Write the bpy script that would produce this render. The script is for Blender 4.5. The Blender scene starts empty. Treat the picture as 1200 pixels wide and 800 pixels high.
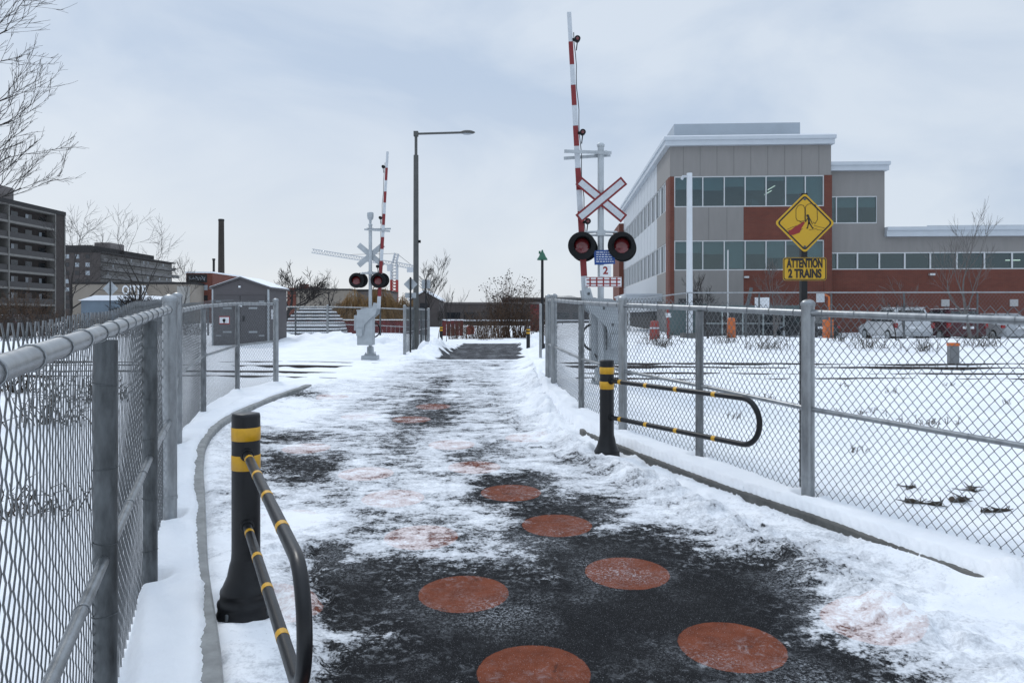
import bpy, bmesh, math, random
import numpy as np
from mathutils import Vector, Matrix
R = math.radians
random.seed(4)
SC = bpy.context.scene
COL = SC.collection

# ------------------------------------------------------------------ camera
F = 867.0            # focal length in photo pixels (1200 wide)
EYE = 1.95
HOR = 370.0          # the eye-level line, in photo rows
cam_d = bpy.data.cameras.new('camera')
cam = bpy.data.objects.new('camera', cam_d)
COL.objects.link(cam)
cam.location = (0, 0, EYE)
cam.rotation_euler = (R(90), 0, 0)
cam_d.sensor_width = 36
cam_d.lens = 36 * F / 1200
cam_d.shift_y = (HOR - 400) / 1200
cam_d.clip_start = 0.05
cam_d.clip_end = 5000
SC.camera = cam

# ------------------------------------------------------------------ sky and light
world = bpy.data.worlds.new("World")
SC.world = world
world.use_nodes = True
nt = world.node_tree
nt.nodes.clear()
def N(t, typ, **kw):
    n = t.nodes.new(typ)
    for k, v in kw.items():
        setattr(n, k, v)
    return n
SUN_EL, SUN_AZ = R(46), R(-32)     # azimuth measured from +Y towards +X
out = N(nt, 'ShaderNodeOutputWorld')
bg = N(nt, 'ShaderNodeBackground')
bg.inputs['Strength'].default_value = 0.1
sky = N(nt, 'ShaderNodeTexSky', sky_type='NISHITA')
sky.sun_disc = False
sky.sun_elevation = SUN_EL
sky.sun_rotation = SUN_AZ
tc = N(nt, 'ShaderNodeTexCoord')
sep = N(nt, 'ShaderNodeSeparateXYZ')
nt.links.new(tc.outputs['Generated'], sep.inputs[0])
mp = N(nt, 'ShaderNodeMapping')
mp.inputs['Scale'].default_value = (1.0, 1.0, 2.0)
mp.inputs['Location'].default_value = (3.1, 0.4, 0.3)
nt.links.new(tc.outputs['Generated'], mp.inputs[0])
n1 = N(nt, 'ShaderNodeTexNoise')
n1.inputs['Scale'].default_value = 2.9
n1.inputs['Detail'].default_value = 7
n1.inputs['Roughness'].default_value = 0.52
n1.inputs['Distortion'].default_value = 0.35
nt.links.new(mp.outputs[0], n1.inputs['Vector'])
cr = N(nt, 'ShaderNodeValToRGB')
cr.color_ramp.elements[0].position = 0.38
cr.color_ramp.elements[0].color = (0.49, 0.59, 0.735, 1)
cr.color_ramp.elements[1].position = 0.63
cr.color_ramp.elements[1].color = (0.66, 0.735, 0.83, 1)
nt.links.new(n1.outputs['Fac'], cr.inputs[0])
# paler towards the horizon (thin cloud), brighter overhead
hr = N(nt, 'ShaderNodeMapRange')
hr.inputs['From Min'].default_value = 0.0
hr.inputs['From Max'].default_value = 0.30
hr.inputs['To Min'].default_value = 0.9
hr.inputs['To Max'].default_value = 0.0
nt.links.new(sep.outputs['Z'], hr.inputs['Value'])
hm = N(nt, 'ShaderNodeMath', operation='MULTIPLY')
lr = N(nt, 'ShaderNodeMapRange')           # paler bank of cloud towards the left
lr.inputs['From Min'].default_value = 0.35
lr.inputs['From Max'].default_value = -0.15
lr.inputs['To Min'].default_value = 0.25
lr.inputs['To Max'].default_value = 1.0
nt.links.new(sep.outputs['X'], lr.inputs['Value'])
nt.links.new(hr.outputs[0], hm.inputs[0])
nt.links.new(lr.outputs[0], hm.inputs[1])
m1 = N(nt, 'ShaderNodeMixRGB')
m1.inputs['Color2'].default_value = (0.745, 0.775, 0.81, 1)
nt.links.new(hm.outputs[0], m1.inputs['Fac'])
nt.links.new(cr.outputs[0], m1.inputs['Color1'])
zr = N(nt, 'ShaderNodeMapRange')
zr.inputs['From Min'].default_value = 0.42
zr.inputs['From Max'].default_value = 0.9
zr.inputs['To Min'].default_value = 10.0
zr.inputs['To Max'].default_value = 19.0
nt.links.new(sep.outputs['Z'], zr.inputs['Value'])
ms = N(nt, 'ShaderNodeVectorMath', operation='SCALE')
nt.links.new(m1.outputs[0], ms.inputs[0])
nt.links.new(zr.outputs[0], ms.inputs['Scale'])
m2 = N(nt, 'ShaderNodeMixRGB')
m2.inputs['Fac'].default_value = 0.92
nt.links.new(sky.outputs[0], m2.inputs['Color1'])
nt.links.new(ms.outputs[0], m2.inputs['Color2'])
nt.links.new(m2.outputs[0], bg.inputs['Color'])
nt.links.new(bg.outputs[0], out.inputs[0])

sun_d = bpy.data.lights.new('sun', 'SUN')
sun_d.energy = 0.9
sun_d.angle = R(12)
sun_d.color = (1.0, 0.97, 0.93)
sun = bpy.data.objects.new('sun', sun_d)
COL.objects.link(sun)
sdir = Vector((math.sin(SUN_AZ) * math.cos(SUN_EL), math.cos(SUN_AZ) * math.cos(SUN_EL), math.sin(SUN_EL)))
sun.rotation_euler = sdir.to_track_quat('Z', 'Y').to_euler()

SC.view_settings.view_transform = 'Standard'
SC.view_settings.look = 'None'
SC.view_settings.exposure = 0.08
SC.view_settings.gamma = 1.0
SC.view_settings.use_curve_mapping = False

# ------------------------------------------------------------------ small maths
def PX(px, D): return (px - 600) / F * D
def PZ(py, D): return EYE + (HOR - py) / F * D
def smooth(a, b, x):
    t = np.clip((x - a) / (b - a), 0, 1)
    return t * t * (3 - 2 * t)
def hash2(ix, iy, s):
    n = (ix.astype(np.int64) * 374761393 + iy.astype(np.int64) * 668265263 + s * 1442695041) & 0x7fffffff
    n = ((n ^ (n >> 13)) * 1274126177) & 0x7fffffff
    return ((n ^ (n >> 16)) & 0xffff) / 65535.0
def vnoise(x, y, s=0):
    ix, iy = np.floor(x), np.floor(y)
    fx, fy = x - ix, y - iy
    fx = fx * fx * (3 - 2 * fx); fy = fy * fy * (3 - 2 * fy)
    a = hash2(ix, iy, s); b = hash2(ix + 1, iy, s); c = hash2(ix, iy + 1, s); d = hash2(ix + 1, iy + 1, s)
    return (a * (1 - fx) + b * fx) * (1 - fy) + (c * (1 - fx) + d * fx) * fy
def fbm(x, y, s=0, o=4):
    v = 0; a = 0.5; t = 0
    for k in range(o):
        v = v + a * vnoise(x, y, s + k * 17); t += a
        a *= 0.5; x = x * 2.03 + 7.1; y = y * 2.03 + 3.7
    return v / t

# ------------------------------------------------------------------ materials
MATS = {}
def mat(name, col, rough=0.6, metal=0.0, var=0.0, scale=8.0, bump=0.0, bscale=60.0, spec=0.5, stretch=None, col2=None):
    if name in MATS: return MATS[name]
    m = bpy.data.materials.new(name)
    m.use_nodes = True
    t = m.node_tree
    b = t.nodes['Principled BSDF']
    b.inputs['Roughness'].default_value = rough
    b.inputs['Metallic'].default_value = metal
    b.inputs['Specular IOR Level'].default_value = spec
    b.inputs['Base Color'].default_value = (*col, 1)
    co = N(t, 'ShaderNodeTexCoord')
    vec = co.outputs['Object']
    if stretch:
        mpp = N(t, 'ShaderNodeMapping')
        mpp.inputs['Scale'].default_value = stretch
        t.links.new(vec, mpp.inputs[0]); vec = mpp.outputs[0]
    if var > 0 or col2:
        no = N(t, 'ShaderNodeTexNoise')
        no.inputs['Scale'].default_value = scale
        no.inputs['Detail'].default_value = 6
        no.inputs['Roughness'].default_value = 0.6
        t.links.new(vec, no.inputs['Vector'])
        ra = N(t, 'ShaderNodeValToRGB')
        ra.color_ramp.elements[0].position = 0.3
        ra.color_ramp.elements[1].position = 0.7
        if col2:
            c1, c2 = col, col2
        else:
            c1 = tuple(c * (1 - var) for c in col); c2 = tuple(min(1, c * (1 + var)) for c in col)
        ra.color_ramp.elements[0].color = (*c1, 1); ra.color_ramp.elements[1].color = (*c2, 1)
        t.links.new(no.outputs['Fac'], ra.inputs[0])
        t.links.new(ra.outputs[0], b.inputs['Base Color'])
        rr = N(t, 'ShaderNodeMapRange')
        rr.inputs['To Min'].default_value = max(0.03, rough - 0.1); rr.inputs['To Max'].default_value = min(1, rough + 0.1)
        t.links.new(no.outputs['Fac'], rr.inputs['Value'])
        t.links.new(rr.outputs[0], b.inputs['Roughness'])
    if bump > 0:
        nb = N(t, 'ShaderNodeTexNoise')
        nb.inputs['Scale'].default_value = bscale
        nb.inputs['Detail'].default_value = 5
        t.links.new(vec, nb.inputs['Vector'])
        bp = N(t, 'ShaderNodeBump')
        bp.inputs['Strength'].default_value = bump
        bp.inputs['Distance'].default_value = 0.01
        t.links.new(nb.outputs['Fac'], bp.inputs['Height'])
        t.links.new(bp.outputs[0], b.inputs['Normal'])
    MATS[name] = m
    return m

def brick_mat(name, c1, c2, mortar, scale=1.0, rough=0.85):
    m = bpy.data.materials.new(name); m.use_nodes = True
    t = m.node_tree; b = t.nodes['Principled BSDF']; b.inputs['Roughness'].default_value = rough
    co = N(t, 'ShaderNodeTexCoord')
    # lay bricks along x+y horizontally and z upwards
    sp = N(t, 'ShaderNodeSeparateXYZ'); t.links.new(co.outputs['Object'], sp.inputs[0])
    ad = N(t, 'ShaderNodeMath', operation='ADD'); t.links.new(sp.outputs[0], ad.inputs[0]); t.links.new(sp.outputs[1], ad.inputs[1])
    cb = N(t, 'ShaderNodeCombineXYZ'); t.links.new(ad.outputs[0], cb.inputs[0]); t.links.new(sp.outputs[2], cb.inputs[1])
    br = N(t, 'ShaderNodeTexBrick')
    br.inputs['Color1'].default_value = (*c1, 1); br.inputs['Color2'].default_value = (*c2, 1); br.inputs['Mortar'].default_value = (*mortar, 1)
    br.inputs['Scale'].default_value = scale
    br.inputs['Brick Width'].default_value = 0.24; br.inputs['Row Height'].default_value = 0.08; br.inputs['Mortar Size'].default_value = 0.008
    t.links.new(cb.outputs[0], br.inputs['Vector'])
    no = N(t, 'ShaderNodeTexNoise'); no.inputs['Scale'].default_value = 0.8; no.inputs['Detail'].default_value = 6
    t.links.new(co.outputs['Object'], no.inputs['Vector'])
    mr = N(t, 'ShaderNodeMapRange'); mr.inputs['To Min'].default_value = 0.7; mr.inputs['To Max'].default_value = 1.3
    t.links.new(no.outputs['Fac'], mr.inputs['Value'])
    sc = N(t, 'ShaderNodeVectorMath', operation='SCALE'); t.links.new(br.outputs['Color'], sc.inputs[0]); t.links.new(mr.outputs[0], sc.inputs['Scale'])
    t.links.new(sc.outputs[0], b.inputs['Base Color'])
    MATS[name] = m
    return m

def glass_mat(name, tint, mix=0.5):
    m = bpy.data.materials.new(name); m.use_nodes = True
    t = m.node_tree; t.nodes.clear()
    o = N(t, 'ShaderNodeOutputMaterial')
    tr = N(t, 'ShaderNodeBsdfTransparent'); tr.inputs[0].default_value = (*tint, 1)
    gl = N(t, 'ShaderNodeBsdfGlossy'); gl.inputs['Roughness'].default_value = 0.03; gl.inputs[0].default_value = (0.75, 0.85, 0.88, 1)
    mx = N(t, 'ShaderNodeMixShader'); mx.inputs[0].default_value = mix
    t.links.new(tr.outputs[0], mx.inputs[1]); t.links.new(gl.outputs[0], mx.inputs[2]); t.links.new(mx.outputs[0], o.inputs[0])
    MATS[name] = m
    return m
def emit_mat(name, col, s):
    m = bpy.data.materials.new(name); m.use_nodes = True
    b = m.node_tree.nodes['Principled BSDF']
    b.inputs['Base Color'].default_value = (*col, 1)
    b.inputs['Emission Color'].default_value = (*col, 1); b.inputs['Emission Strength'].default_value = s
    MATS[name] = m; return m

galv = mat('galvanised', (0.30, 0.315, 0.325), 0.38, 0.85, 0.25, 14, 0.12, 90, stretch=(1, 1, 0.35))
galv_d = mat('galvanised_dark', (0.105, 0.114, 0.119), 0.48, 0.6, 0.5, 18, 0.15, 80, stretch=(1, 1, 0.3))
galv_m = mat('galvanised_mid', (0.19, 0.20, 0.206), 0.44, 0.7, 0.45, 18, 0.14, 80, stretch=(1, 1, .3))
wire = mat('fence_wire', (0.165, 0.173, 0.178), 0.5, 0.5, 0.25, 20)
wire_f = mat('fence_wire_far', (0.15, 0.17, 0.18), 0.5, 0.5)
sil = mat('silver_paint', (0.42, 0.45, 0.47), 0.4, 0.35, 0.12, 6, 0.06, 40)
sil_d = mat('silver_box', (0.36, 0.39, 0.41), 0.5, 0.2, 0.14, 4, 0.08, 30)
blackp = mat('black_plastic', (0.006, 0.0065, 0.008), 0.36, 0, 0.3, 9, 0.06, 50, col2=(0.013, 0.0135, 0.015), spec=.35)
blackr = mat('black_rubber', (0.007, 0.0075, 0.0085), 0.55, 0, 0.3, 9, spec=.22)
yel = mat('yellow_band', (0.62, 0.33, 0.012), 0.4, 0, 0.10, 25)
yelsign = mat('yellow_sign', (0.58, 0.34, 0.012), 0.42, 0, 0.05, 6)
black_ink = mat('black_ink', (0.012, 0.010, 0.010), 0.5)
red_ink = mat('red_ink', (0.25, 0.016, 0.015), 0.5)
red_arm = mat('red_reflective', (0.19, 0.014, 0.017), 0.45, 0, 0.12, 10)
white_arm = mat('white_reflective', (0.52, 0.55, 0.58), 0.45, 0, 0.08, 10)
white_sign = mat('white_sign', (0.74, 0.76, 0.78), 0.45, 0, 0.05, 10)
blue_sign = mat('blue_sign', (0.012, 0.06, 0.24), 0.45, 0, 0.1, 10)
lens_red = mat('red_lens', (0.12, 0.01, 0.012), 0.18, 0, 0.2, 30, spec=0.8)
concrete = mat('concrete', (0.26, 0.265, 0.26), 0.9, 0, 0.25, 7, 0.4, 60)
concrete_w = mat('concrete_wet', (0.11, 0.108, 0.10), 0.8, 0, 0.35, 6, 0.4, 50)
snowtop = mat('snow_cap', (0.82, 0.84, 0.87), 0.7, 0, 0.03, 5, 0.4, 20)
rail_m = mat('rail_steel', (0.05, 0.04, 0.035), 0.6, 0.3, 0.35, 6)
bark = mat('bark', (0.032, 0.028, 0.026), 0.9, 0, 0.3, 6)
bark_l = mat('bark_light', (0.12, 0.11, 0.105), 0.9, 0, 0.25, 6)
twig_b = mat('brown_twigs', (0.085, 0.05, 0.03), 0.9, 0, 0.4, 2)
weed_m = mat('dry_weed', (0.05, 0.04, 0.03), 0.95, 0, 0.4, 3)
willow_m = mat('willow_strands', (0.22, 0.13, 0.05), 0.9, 0, 0.4, 0.7)
leaf_d = mat('withered_leaf', (0.036, 0.027, 0.022), 0.85, 0, 0.4, 2)
brick_r = brick_mat('red_brick', (0.15, 0.036, 0.022), (0.12, 0.028, 0.018), (0.13, 0.08, 0.06))
brick_b = brick_mat('brown_brick', (0.040, 0.031, 0.028), (0.032, 0.025, 0.024), (0.045, 0.038, 0.035))
brick_d = brick_mat('grey_brown_brick', (0.07, 0.058, 0.054), (0.056, 0.048, 0.046), (0.07, 0.06, 0.057))
panel_g = mat('grey_panel', (0.235, 0.225, 0.215), 0.7, 0, 0.06, 1.5, stretch=(2, 2, 0.4))
panel_w = mat('white_metal_panel', (0.46, 0.49, 0.52), 0.45, 0.1, 0.05, 1.0, stretch=(1, 1, 0.3))
fascia = mat('white_fascia', (0.50, 0.54, 0.58), 0.45, 0.1, 0.04, 1.5)
alu = mat('aluminium_frame', (0.55, 0.57, 0.58), 0.4, 0.3)
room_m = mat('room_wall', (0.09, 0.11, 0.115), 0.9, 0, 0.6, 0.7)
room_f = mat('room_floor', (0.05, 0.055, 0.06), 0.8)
blind_m = mat('roller_blind', (0.27, 0.33, 0.34), 0.9, 0, .15, .6)
glass = glass_mat('window_glass', (0.55, 0.66, 0.67), 0.10)
dark_win = mat('dark_window', (0.018, 0.021, 0.025), 0.12, 0, 0.5, 0.4, spec=0.6)
pale_win = mat('pale_window', (0.30, 0.33, 0.36), 0.2, 0, 0.3, 0.3)
lamp_on = emit_mat('lit_tube', (1.0, 0.95, 0.8), 1.6)
slab_l = mat('pale_slab', (0.17, 0.165, 0.155), 0.8, 0, 0.15, 0.6)
bal_g = mat('balcony_front', (0.125, 0.122, 0.12), 0.8, 0, 0.2, 0.5)
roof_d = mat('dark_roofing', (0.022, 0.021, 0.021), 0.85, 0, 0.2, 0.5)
hut_m = mat('hut_grey', (0.078, 0.071, 0.075), 0.6, 0, 0.08, 2)
hut_d = mat('hut_door', (0.066, 0.061, 0.065), 0.55, 0, 0.08, 2)
beige = mat('beige_wall', (0.22, 0.19, 0.155), 0.9, 0, 0.3, 0.25, col2=(0.30, 0.265, 0.225))
redwall = mat('dark_red_boards', (0.115, 0.022, 0.022), 0.8, 0, 0.5, 1.2)
far_grey = mat('far_grey_wall', (0.15, 0.135, 0.13), 0.9, 0, 0.2, 0.2)
orange = mat('orange_plastic', (0.55, 0.13, 0.02), 0.5, 0, 0.1, 5)
lampgreen = mat('green_enamel', (0.012, 0.10, 0.055), 0.4, 0, 0.1, 5)
car_white = mat('white_car_paint', (0.50, 0.52, 0.54), 0.3, 0, 0.10, 1.2)
car_red = mat('dark_red_car_paint', (0.06, 0.008, 0.012), 0.25, 0, 0.15, 1.2)
car_dark = mat('black_car_paint', (0.014, 0.015, 0.017), 0.25, 0, 0.3, 1.2)
car_grey = mat('silver_car_paint', (0.36, 0.38, 0.40), 0.3, 0.2, 0.10, 1.2)
car_glass = mat('car_glass', (0.012, 0.014, 0.016), 0.08, 0, 0.3, 1, spec=0.7)
tail_red = mat('tail_lamp_red', (0.25, 0.01, 0.012), 0.25)
teal_m = mat('teal_panel', (0.10, 0.145, 0.145), 0.6, 0, 0.1, 1)

# ------------------------------------------------------------------ mesh builder
class MB:
    def __init__(self): self.v = []; self.f = []; self.mi = []; self.cur = 0; self.sm = []
    def add(self, vs, fs, sm=False):
        o = len(self.v)
        self.v.extend([tuple(p) for p in vs])
        for f in fs:
            self.f.append([i + o for i in f]); self.mi.append(self.cur); self.sm.append(sm)
        return self
    def box(self, c, s, rot=None):
        x, y, z = s[0] / 2, s[1] / 2, s[2] / 2
        P = [Vector(p) for p in ((-x, -y, -z), (x, -y, -z), (x, y, -z), (-x, y, -z), (-x, -y, z), (x, -y, z), (x, y, z), (-x, y, z))]
        if rot is not None: P = [rot @ p for p in P]
        c = Vector(c)
        return self.add([p + c for p in P], [(0, 3, 2, 1), (4, 5, 6, 7), (0, 1, 5, 4), (1, 2, 6, 5), (2, 3, 7, 6), (3, 0, 4, 7)])
    def bb(self, x0, x1, y0, y1, z0, z1):
        return self.box(((x0 + x1) / 2, (y0 + y1) / 2, (z0 + z1) / 2), (abs(x1 - x0), abs(y1 - y0), abs(z1 - z0)))
    def tube(self, pts, r, n=8, caps=True, sm=True):
        pts = [Vector(p) for p in pts]
        rs = r if isinstance(r, (list, tuple)) else [r] * len(pts)
        vs = []; fs = []
        u = None
        for i, p in enumerate(pts):
            a = pts[max(0, i - 1)]; b = pts[min(len(pts) - 1, i + 1)]
            d = (b - a)
            if d.length < 1e-9: d = Vector((0, 0, 1))
            d.normalize()
            if u is None:
                u = d.cross(Vector((0, 0, 1)))
                if u.length < 0.05: u = d.cross(Vector((0, 1, 0)))
            u = (u - d * u.dot(d))
            if u.length < 1e-6: u = d.orthogonal()
            u.normalize()
            w = d.cross(u)
            for k in range(n):
                t = 2 * math.pi * k / n
                vs.append(p + (u * math.cos(t) + w * math.sin(t)) * rs[i])
        m = len(pts)
        for i in range(m - 1):
            for k in range(n):
                k2 = (k + 1) % n
                fs.append((i * n + k, i * n + k2, (i + 1) * n + k2, (i + 1) * n + k))
        self.add(vs, fs, sm)
        if caps:
            self.add(vs[:n], [tuple(range(n - 1, -1, -1))]); self.add(vs[-n:], [tuple(range(n))])
        return self
    def lathe(self, prof, n=24, c=(0, 0, 0), rot=None, sm=True):
        vs = []; fs = []
        for r, z in prof:
            for k in range(n):
                t = 2 * math.pi * k / n
                vs.append(Vector((r * math.cos(t), r * math.sin(t), z)))
        if rot is not None: vs = [rot @ p for p in vs]
        vs = [p + Vector(c) for p in vs]
        m = len(prof)
        for i in range(m - 1):
            for k in range(n):
                k2 = (k + 1) % n
                fs.append((i * n + k, i * n + k2, (i + 1) * n + k2, (i + 1) * n + k))
        self.add(vs, fs, sm)
        self.add(vs[:n], [tuple(range(n - 1, -1, -1))]); self.add(vs[-n:], [tuple(range(n))])
        return self
    def prism(self, poly, y0, y1, map=None):
        """poly in (x,z), extruded along y"""
        n = len(poly)
        vs = [Vector((p[0], y0, p[1])) for p in poly] + [Vector((p[0], y1, p[1])) for p in poly]
        if map: vs = [map(p) for p in vs]
        fs = [tuple(range(n)), tuple(range(2 * n - 1, n - 1, -1))]
        for i in range(n):
            j = (i + 1) % n
            fs.append((i, i + n, j + n, j))
        return self.add(vs, fs)
    def quad(self, a, b, c, d): return self.add([a, b, c, d], [(0, 1, 2, 3)])
    def build(self, name, m, parent=None, fix=True):
        me = bpy.data.meshes.new(name)
        me.from_pydata(self.v, [], self.f)
        ms = m if isinstance(m, (list, tuple)) else [m]
        for q in ms: me.materials.append(q)
        me.polygons.foreach_set('material_index', self.mi)
        me.polygons.foreach_set('use_smooth', self.sm)
        if fix:
            bm = bmesh.new(); bm.from_mesh(me)
            bmesh.ops.recalc_face_normals(bm, faces=bm.faces)
            bm.to_mesh(me); bm.free()
        me.update()
        o = bpy.data.objects.new(name, me)
        COL.objects.link(o)
        if parent: o.parent = parent
        return o
class MBS(MB):
    """a builder whose pieces that do not touch become objects of their own"""
    def __init__(self): super().__init__(); self.cuts = []
    def add(self, vs, fs, sm=False):
        self.cuts.append((len(self.v), len(self.f))); return super().add(vs, fs, sm)
    def build(self, name, m, parent=None, fix=True):
        n = len(self.cuts); vb = [c[0] for c in self.cuts] + [len(self.v)]; fb = [c[1] for c in self.cuts] + [len(self.f)]
        if n == 1: return super().build(name, m, parent, fix)
        A = np.array(self.v); lo = [A[vb[i]:vb[i + 1]].min(0) - .006 for i in range(n)]; hi = [A[vb[i]:vb[i + 1]].max(0) + .006 for i in range(n)]
        par = list(range(n))
        def find(i):
            while par[i] != i: i = par[i]
            return i
        for i in range(n):
            for j in range(i):
                if (lo[i] <= hi[j]).all() and (lo[j] <= hi[i]).all(): par[find(i)] = find(j)
        first = None
        for r_ in sorted(set(find(i) for i in range(n))):
            mb = MB()
            for i in range(n):
                if find(i) == r_:
                    mb.add(self.v[vb[i]:vb[i + 1]], [[q - vb[i] for q in f] for f in self.f[fb[i]:fb[i + 1]]], self.sm[fb[i]])
            o = mb.build(name, m, parent, fix)
            first = first or o
        return first
def bevel(o, w=0.01, seg=2):
    bm = bmesh.new(); bm.from_mesh(o.data)
    bmesh.ops.remove_doubles(bm, verts=bm.verts, dist=1e-5)
    es = [e for e in bm.edges if len(e.link_faces) == 2 and e.calc_face_angle(0) > R(30)]
    bmesh.ops.bevel(bm, geom=es, offset=w, segments=seg, affect='EDGES')
    bm.to_mesh(o.data); bm.free()
    return o
def raw_mesh(name, v, f, m, parent=None, smooth_=True, mi=None):
    me = bpy.data.meshes.new(name)
    v = np.asarray(v, dtype=np.float32); f = np.asarray(f, dtype=np.int32)
    me.vertices.add(len(v)); me.vertices.foreach_set('co', v.ravel())
    me.loops.add(f.size); me.loops.foreach_set('vertex_index', f.ravel())
    me.polygons.add(len(f))
    k = f.shape[1]
    me.polygons.foreach_set('loop_start', np.arange(0, f.size, k, dtype=np.int32))
    me.polygons.foreach_set('loop_total', np.full(len(f), k, dtype=np.int32))
    me.materials.append(m)
    me.polygons.foreach_set('use_smooth', np.full(len(f), smooth_))
    me.update(calc_edges=True)
    me.validate()
    o = bpy.data.objects.new(name, me); COL.objects.link(o)
    if parent: o.parent = parent
    return o
def tag(o, label=None, cat=None, group=None, kind=None):
    if label: o['label'] = label
    if cat: o['category'] = cat
    if group: o['group'] = group
    if kind: o['kind'] = kind
    return o
def thing(name, label, cat, loc=(0, 0, 0), rz=0.0, group=None):
    o = bpy.data.objects.new(name, None); COL.objects.link(o)
    o.empty_display_size = 0.3
    o.location = loc; o.rotation_euler = (0, 0, rz)
    return tag(o, label, cat, group)
def copy_tree(o, parent=None):
    c = o.copy(); COL.objects.link(c)
    if parent: c.parent = parent
    for ch in list(o.children): copy_tree(ch, c)
    return c
def text_obj(name, s, size, m, parent, M, bold=0.0, sx=1.0):
    cu = bpy.data.curves.new(name, 'FONT')
    cu.body = s; cu.size = size; cu.align_x = 'CENTER'; cu.align_y = 'CENTER'
    cu.offset = bold; cu.extrude = 0.0015
    tmp = bpy.data.objects.new('tmp_text', cu); COL.objects.link(tmp)
    dg = bpy.context.evaluated_depsgraph_get()
    me = bpy.data.meshes.new_from_object(tmp.evaluated_get(dg))
    bpy.data.objects.remove(tmp)
    me.transform(Matrix.Diagonal((sx, 1, 1, 1)))
    me.transform(M)
    me.materials.clear(); me.materials.append(m)
    o = bpy.data.objects.new(name, me); COL.objects.link(o); o.parent = parent
    return o
FRONT = Matrix.Rotation(R(90), 4, 'X')      # text facing -Y

# ------------------------------------------------------------------ terrain
KL = np.array([(-0.1, 0.2), (-0.62, 1.5), (-1.0, 2.5), (-1.5, 3.71), (-2.05, 4.87), (-2.8, 6.63), (-3.26, 7.69), (-3.7, 8.8), (-4.0, 9.9), (-4.14, 11.0), (-4.12, 12.3), (-4.0, 13.6), (-3.9, 15.0), (-3.6, 20), (-3.2, 25), (-2.9, 44)])
KR = np.array([(5.0, 0.3), (3.12, 4.71), (2.46, 6.2), (1.95, 7.2), (1.42, 8.5), (0.95, 9.7), (0.72, 11.0), (0.55, 13), (0.5, 15), (0.55, 20), (0.6, 25), (0.75, 44)])
def interp_s(K, y):
    a = np.interp(y, K[:, 1], K[:, 0]); b = np.interp(y - 0.35, K[:, 1], K[:, 0]); c = np.interp(y + 0.35, K[:, 1], K[:, 0])
    return (a * 2 + b + c) / 4
def kl(y): return interp_s(KL, y)
def kr(y): return interp_s(KR, y)
def base_z(x, y):
    z = np.interp(y, [-400, -30, 0, 13.5, 15.5, 22.5, 26, 45, 70, 2000], [-6, -1.1, 0, 0.50, 0.53, 0.53, 0.40, 0.38, 0.5, 0.5])
    rgt = smooth(2.5, 7.0, x)
    z = z + rgt * (smooth(23.5, 29.5, y) * 0.62 - smooth(31, 34, y) * 0.24)
    lft = smooth(-5, -9, x)
    z = z + lft * smooth(24, 30, y) * 0.2
    return z
def gz(x, y): return float(base_z(np.float64(x), np.float64(y)))

def ticks(segs):
    out = []
    for a, b, s in segs:
        n = max(1, int(round((b - a) / s))); out.append(np.linspace(a, b, n, endpoint=False))
    return np.concatenate(out)
def grow(a, b, s, k):
    v = [a]
    while v[-1] < b: v.append(v[-1] + s); s *= k
    return np.array(v)
xs = np.concatenate([-grow(5.2, 1500, 0.06, 1.07)[::-1], np.arange(-5.16, 4.4, 0.034), grow(4.43, 1500, 0.05, 1.06)])
yn = [-250., -120, -60, -30, -15, -8, -4, -2, 0, 0.6, 1.0]
y = 1.2; st = 0.03
while y < 2500:
    yn.append(y); y += max(0.028, 0.0075 * y) if y < 50 else max(0.4, 0.05 * (y - 42))
ys = np.array(yn)
X, Y = np.meshgrid(xs, ys)
Z = base_z(X, Y)
xl, xr = kl(Y), kr(Y)
near = (Y > 0.5) & (Y < 15.5)
fadeN = smooth(16.0, 13.5, Y)
inpath = (X > xl) & (X < xr) & (Y > -20) & (Y < 43)
# gentle drifts
amp = smooth(0.0, 1.2, np.maximum(xl - X, X - xr))
Z += amp * (fbm(X * 0.35, Y * 0.35, 3, 4) - 0.5) * 0.16 + amp * (fbm(X * 2.2, Y * 2.2, 9, 5) - 0.5) * 0.09
# snow shelf behind the kerbs
dl = xl - X
shelf = smooth(-0.03, 0.05, dl + 0.09 * (fbm(X * 1.6, Y * 1.6, 7, 4) - .55)) * (0.135 - 0.10 * smooth(0.36, 0.42, dl + 0.02 * (fbm(X * 5, Y * 5, 8) - .5)))
Z += shelf * fadeN * (0.85 + 0.3 * fbm(X * 6, Y * 6, 21, 3))
dr = X - xr
kend = smooth(4.2, 4.9, Y) * smooth(10.6, 9.7, Y)
shelf = smooth(-0.005, 0.06, dr + 0.05 * (fbm(X * 2, Y * 2, 6, 4) - .5)) * 0.15 * (1 - 0.5 * smooth(0.6, 1.6, dr))
Z += shelf * fadeN * (0.9 + 0.2 * fbm(X * 6, Y * 6, 22, 3))
# ridge of shovelled snow beside the right kerb
off = np.interp(Y, [3.2, 4.0, 5.6, 6.7, 8.0, 9.3, 12, 15], [1.15, 1.0, 0.78, 0.64, 0.5, 0.43, 0.15, 0.05])
rc = X - (xr - off)
wv = 0.20 + 0.06 * (fbm(Y * 0.9, Y * 0 + 3, 31) - 0.5)
ridge = np.exp(-(rc / wv) ** 2)
lump = np.clip(fbm(X * 5.5, Y * 5.5, 41, 5) * 1.9 - 0.45, 0, 1.3)
clod = np.clip(vnoise(X * 13 + 3 * fbm(X * 4, Y * 4, 43), Y * 13, 44) - .55, 0, 1) * smooth(.42, .6, fbm(X * 2.4, Y * 2.4, 45))
Z += (Y < 16) * (Y > 1) * np.exp(-(rc / .42) ** 2) * clod * .13
Z += (Y < 16) * (Y > 1) * ridge * (0.018 + 0.10 * lump) * np.interp(Y, [3, 5, 8, 12, 16], [0.8, 1, 1.2, 1.5, 1.1])
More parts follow.
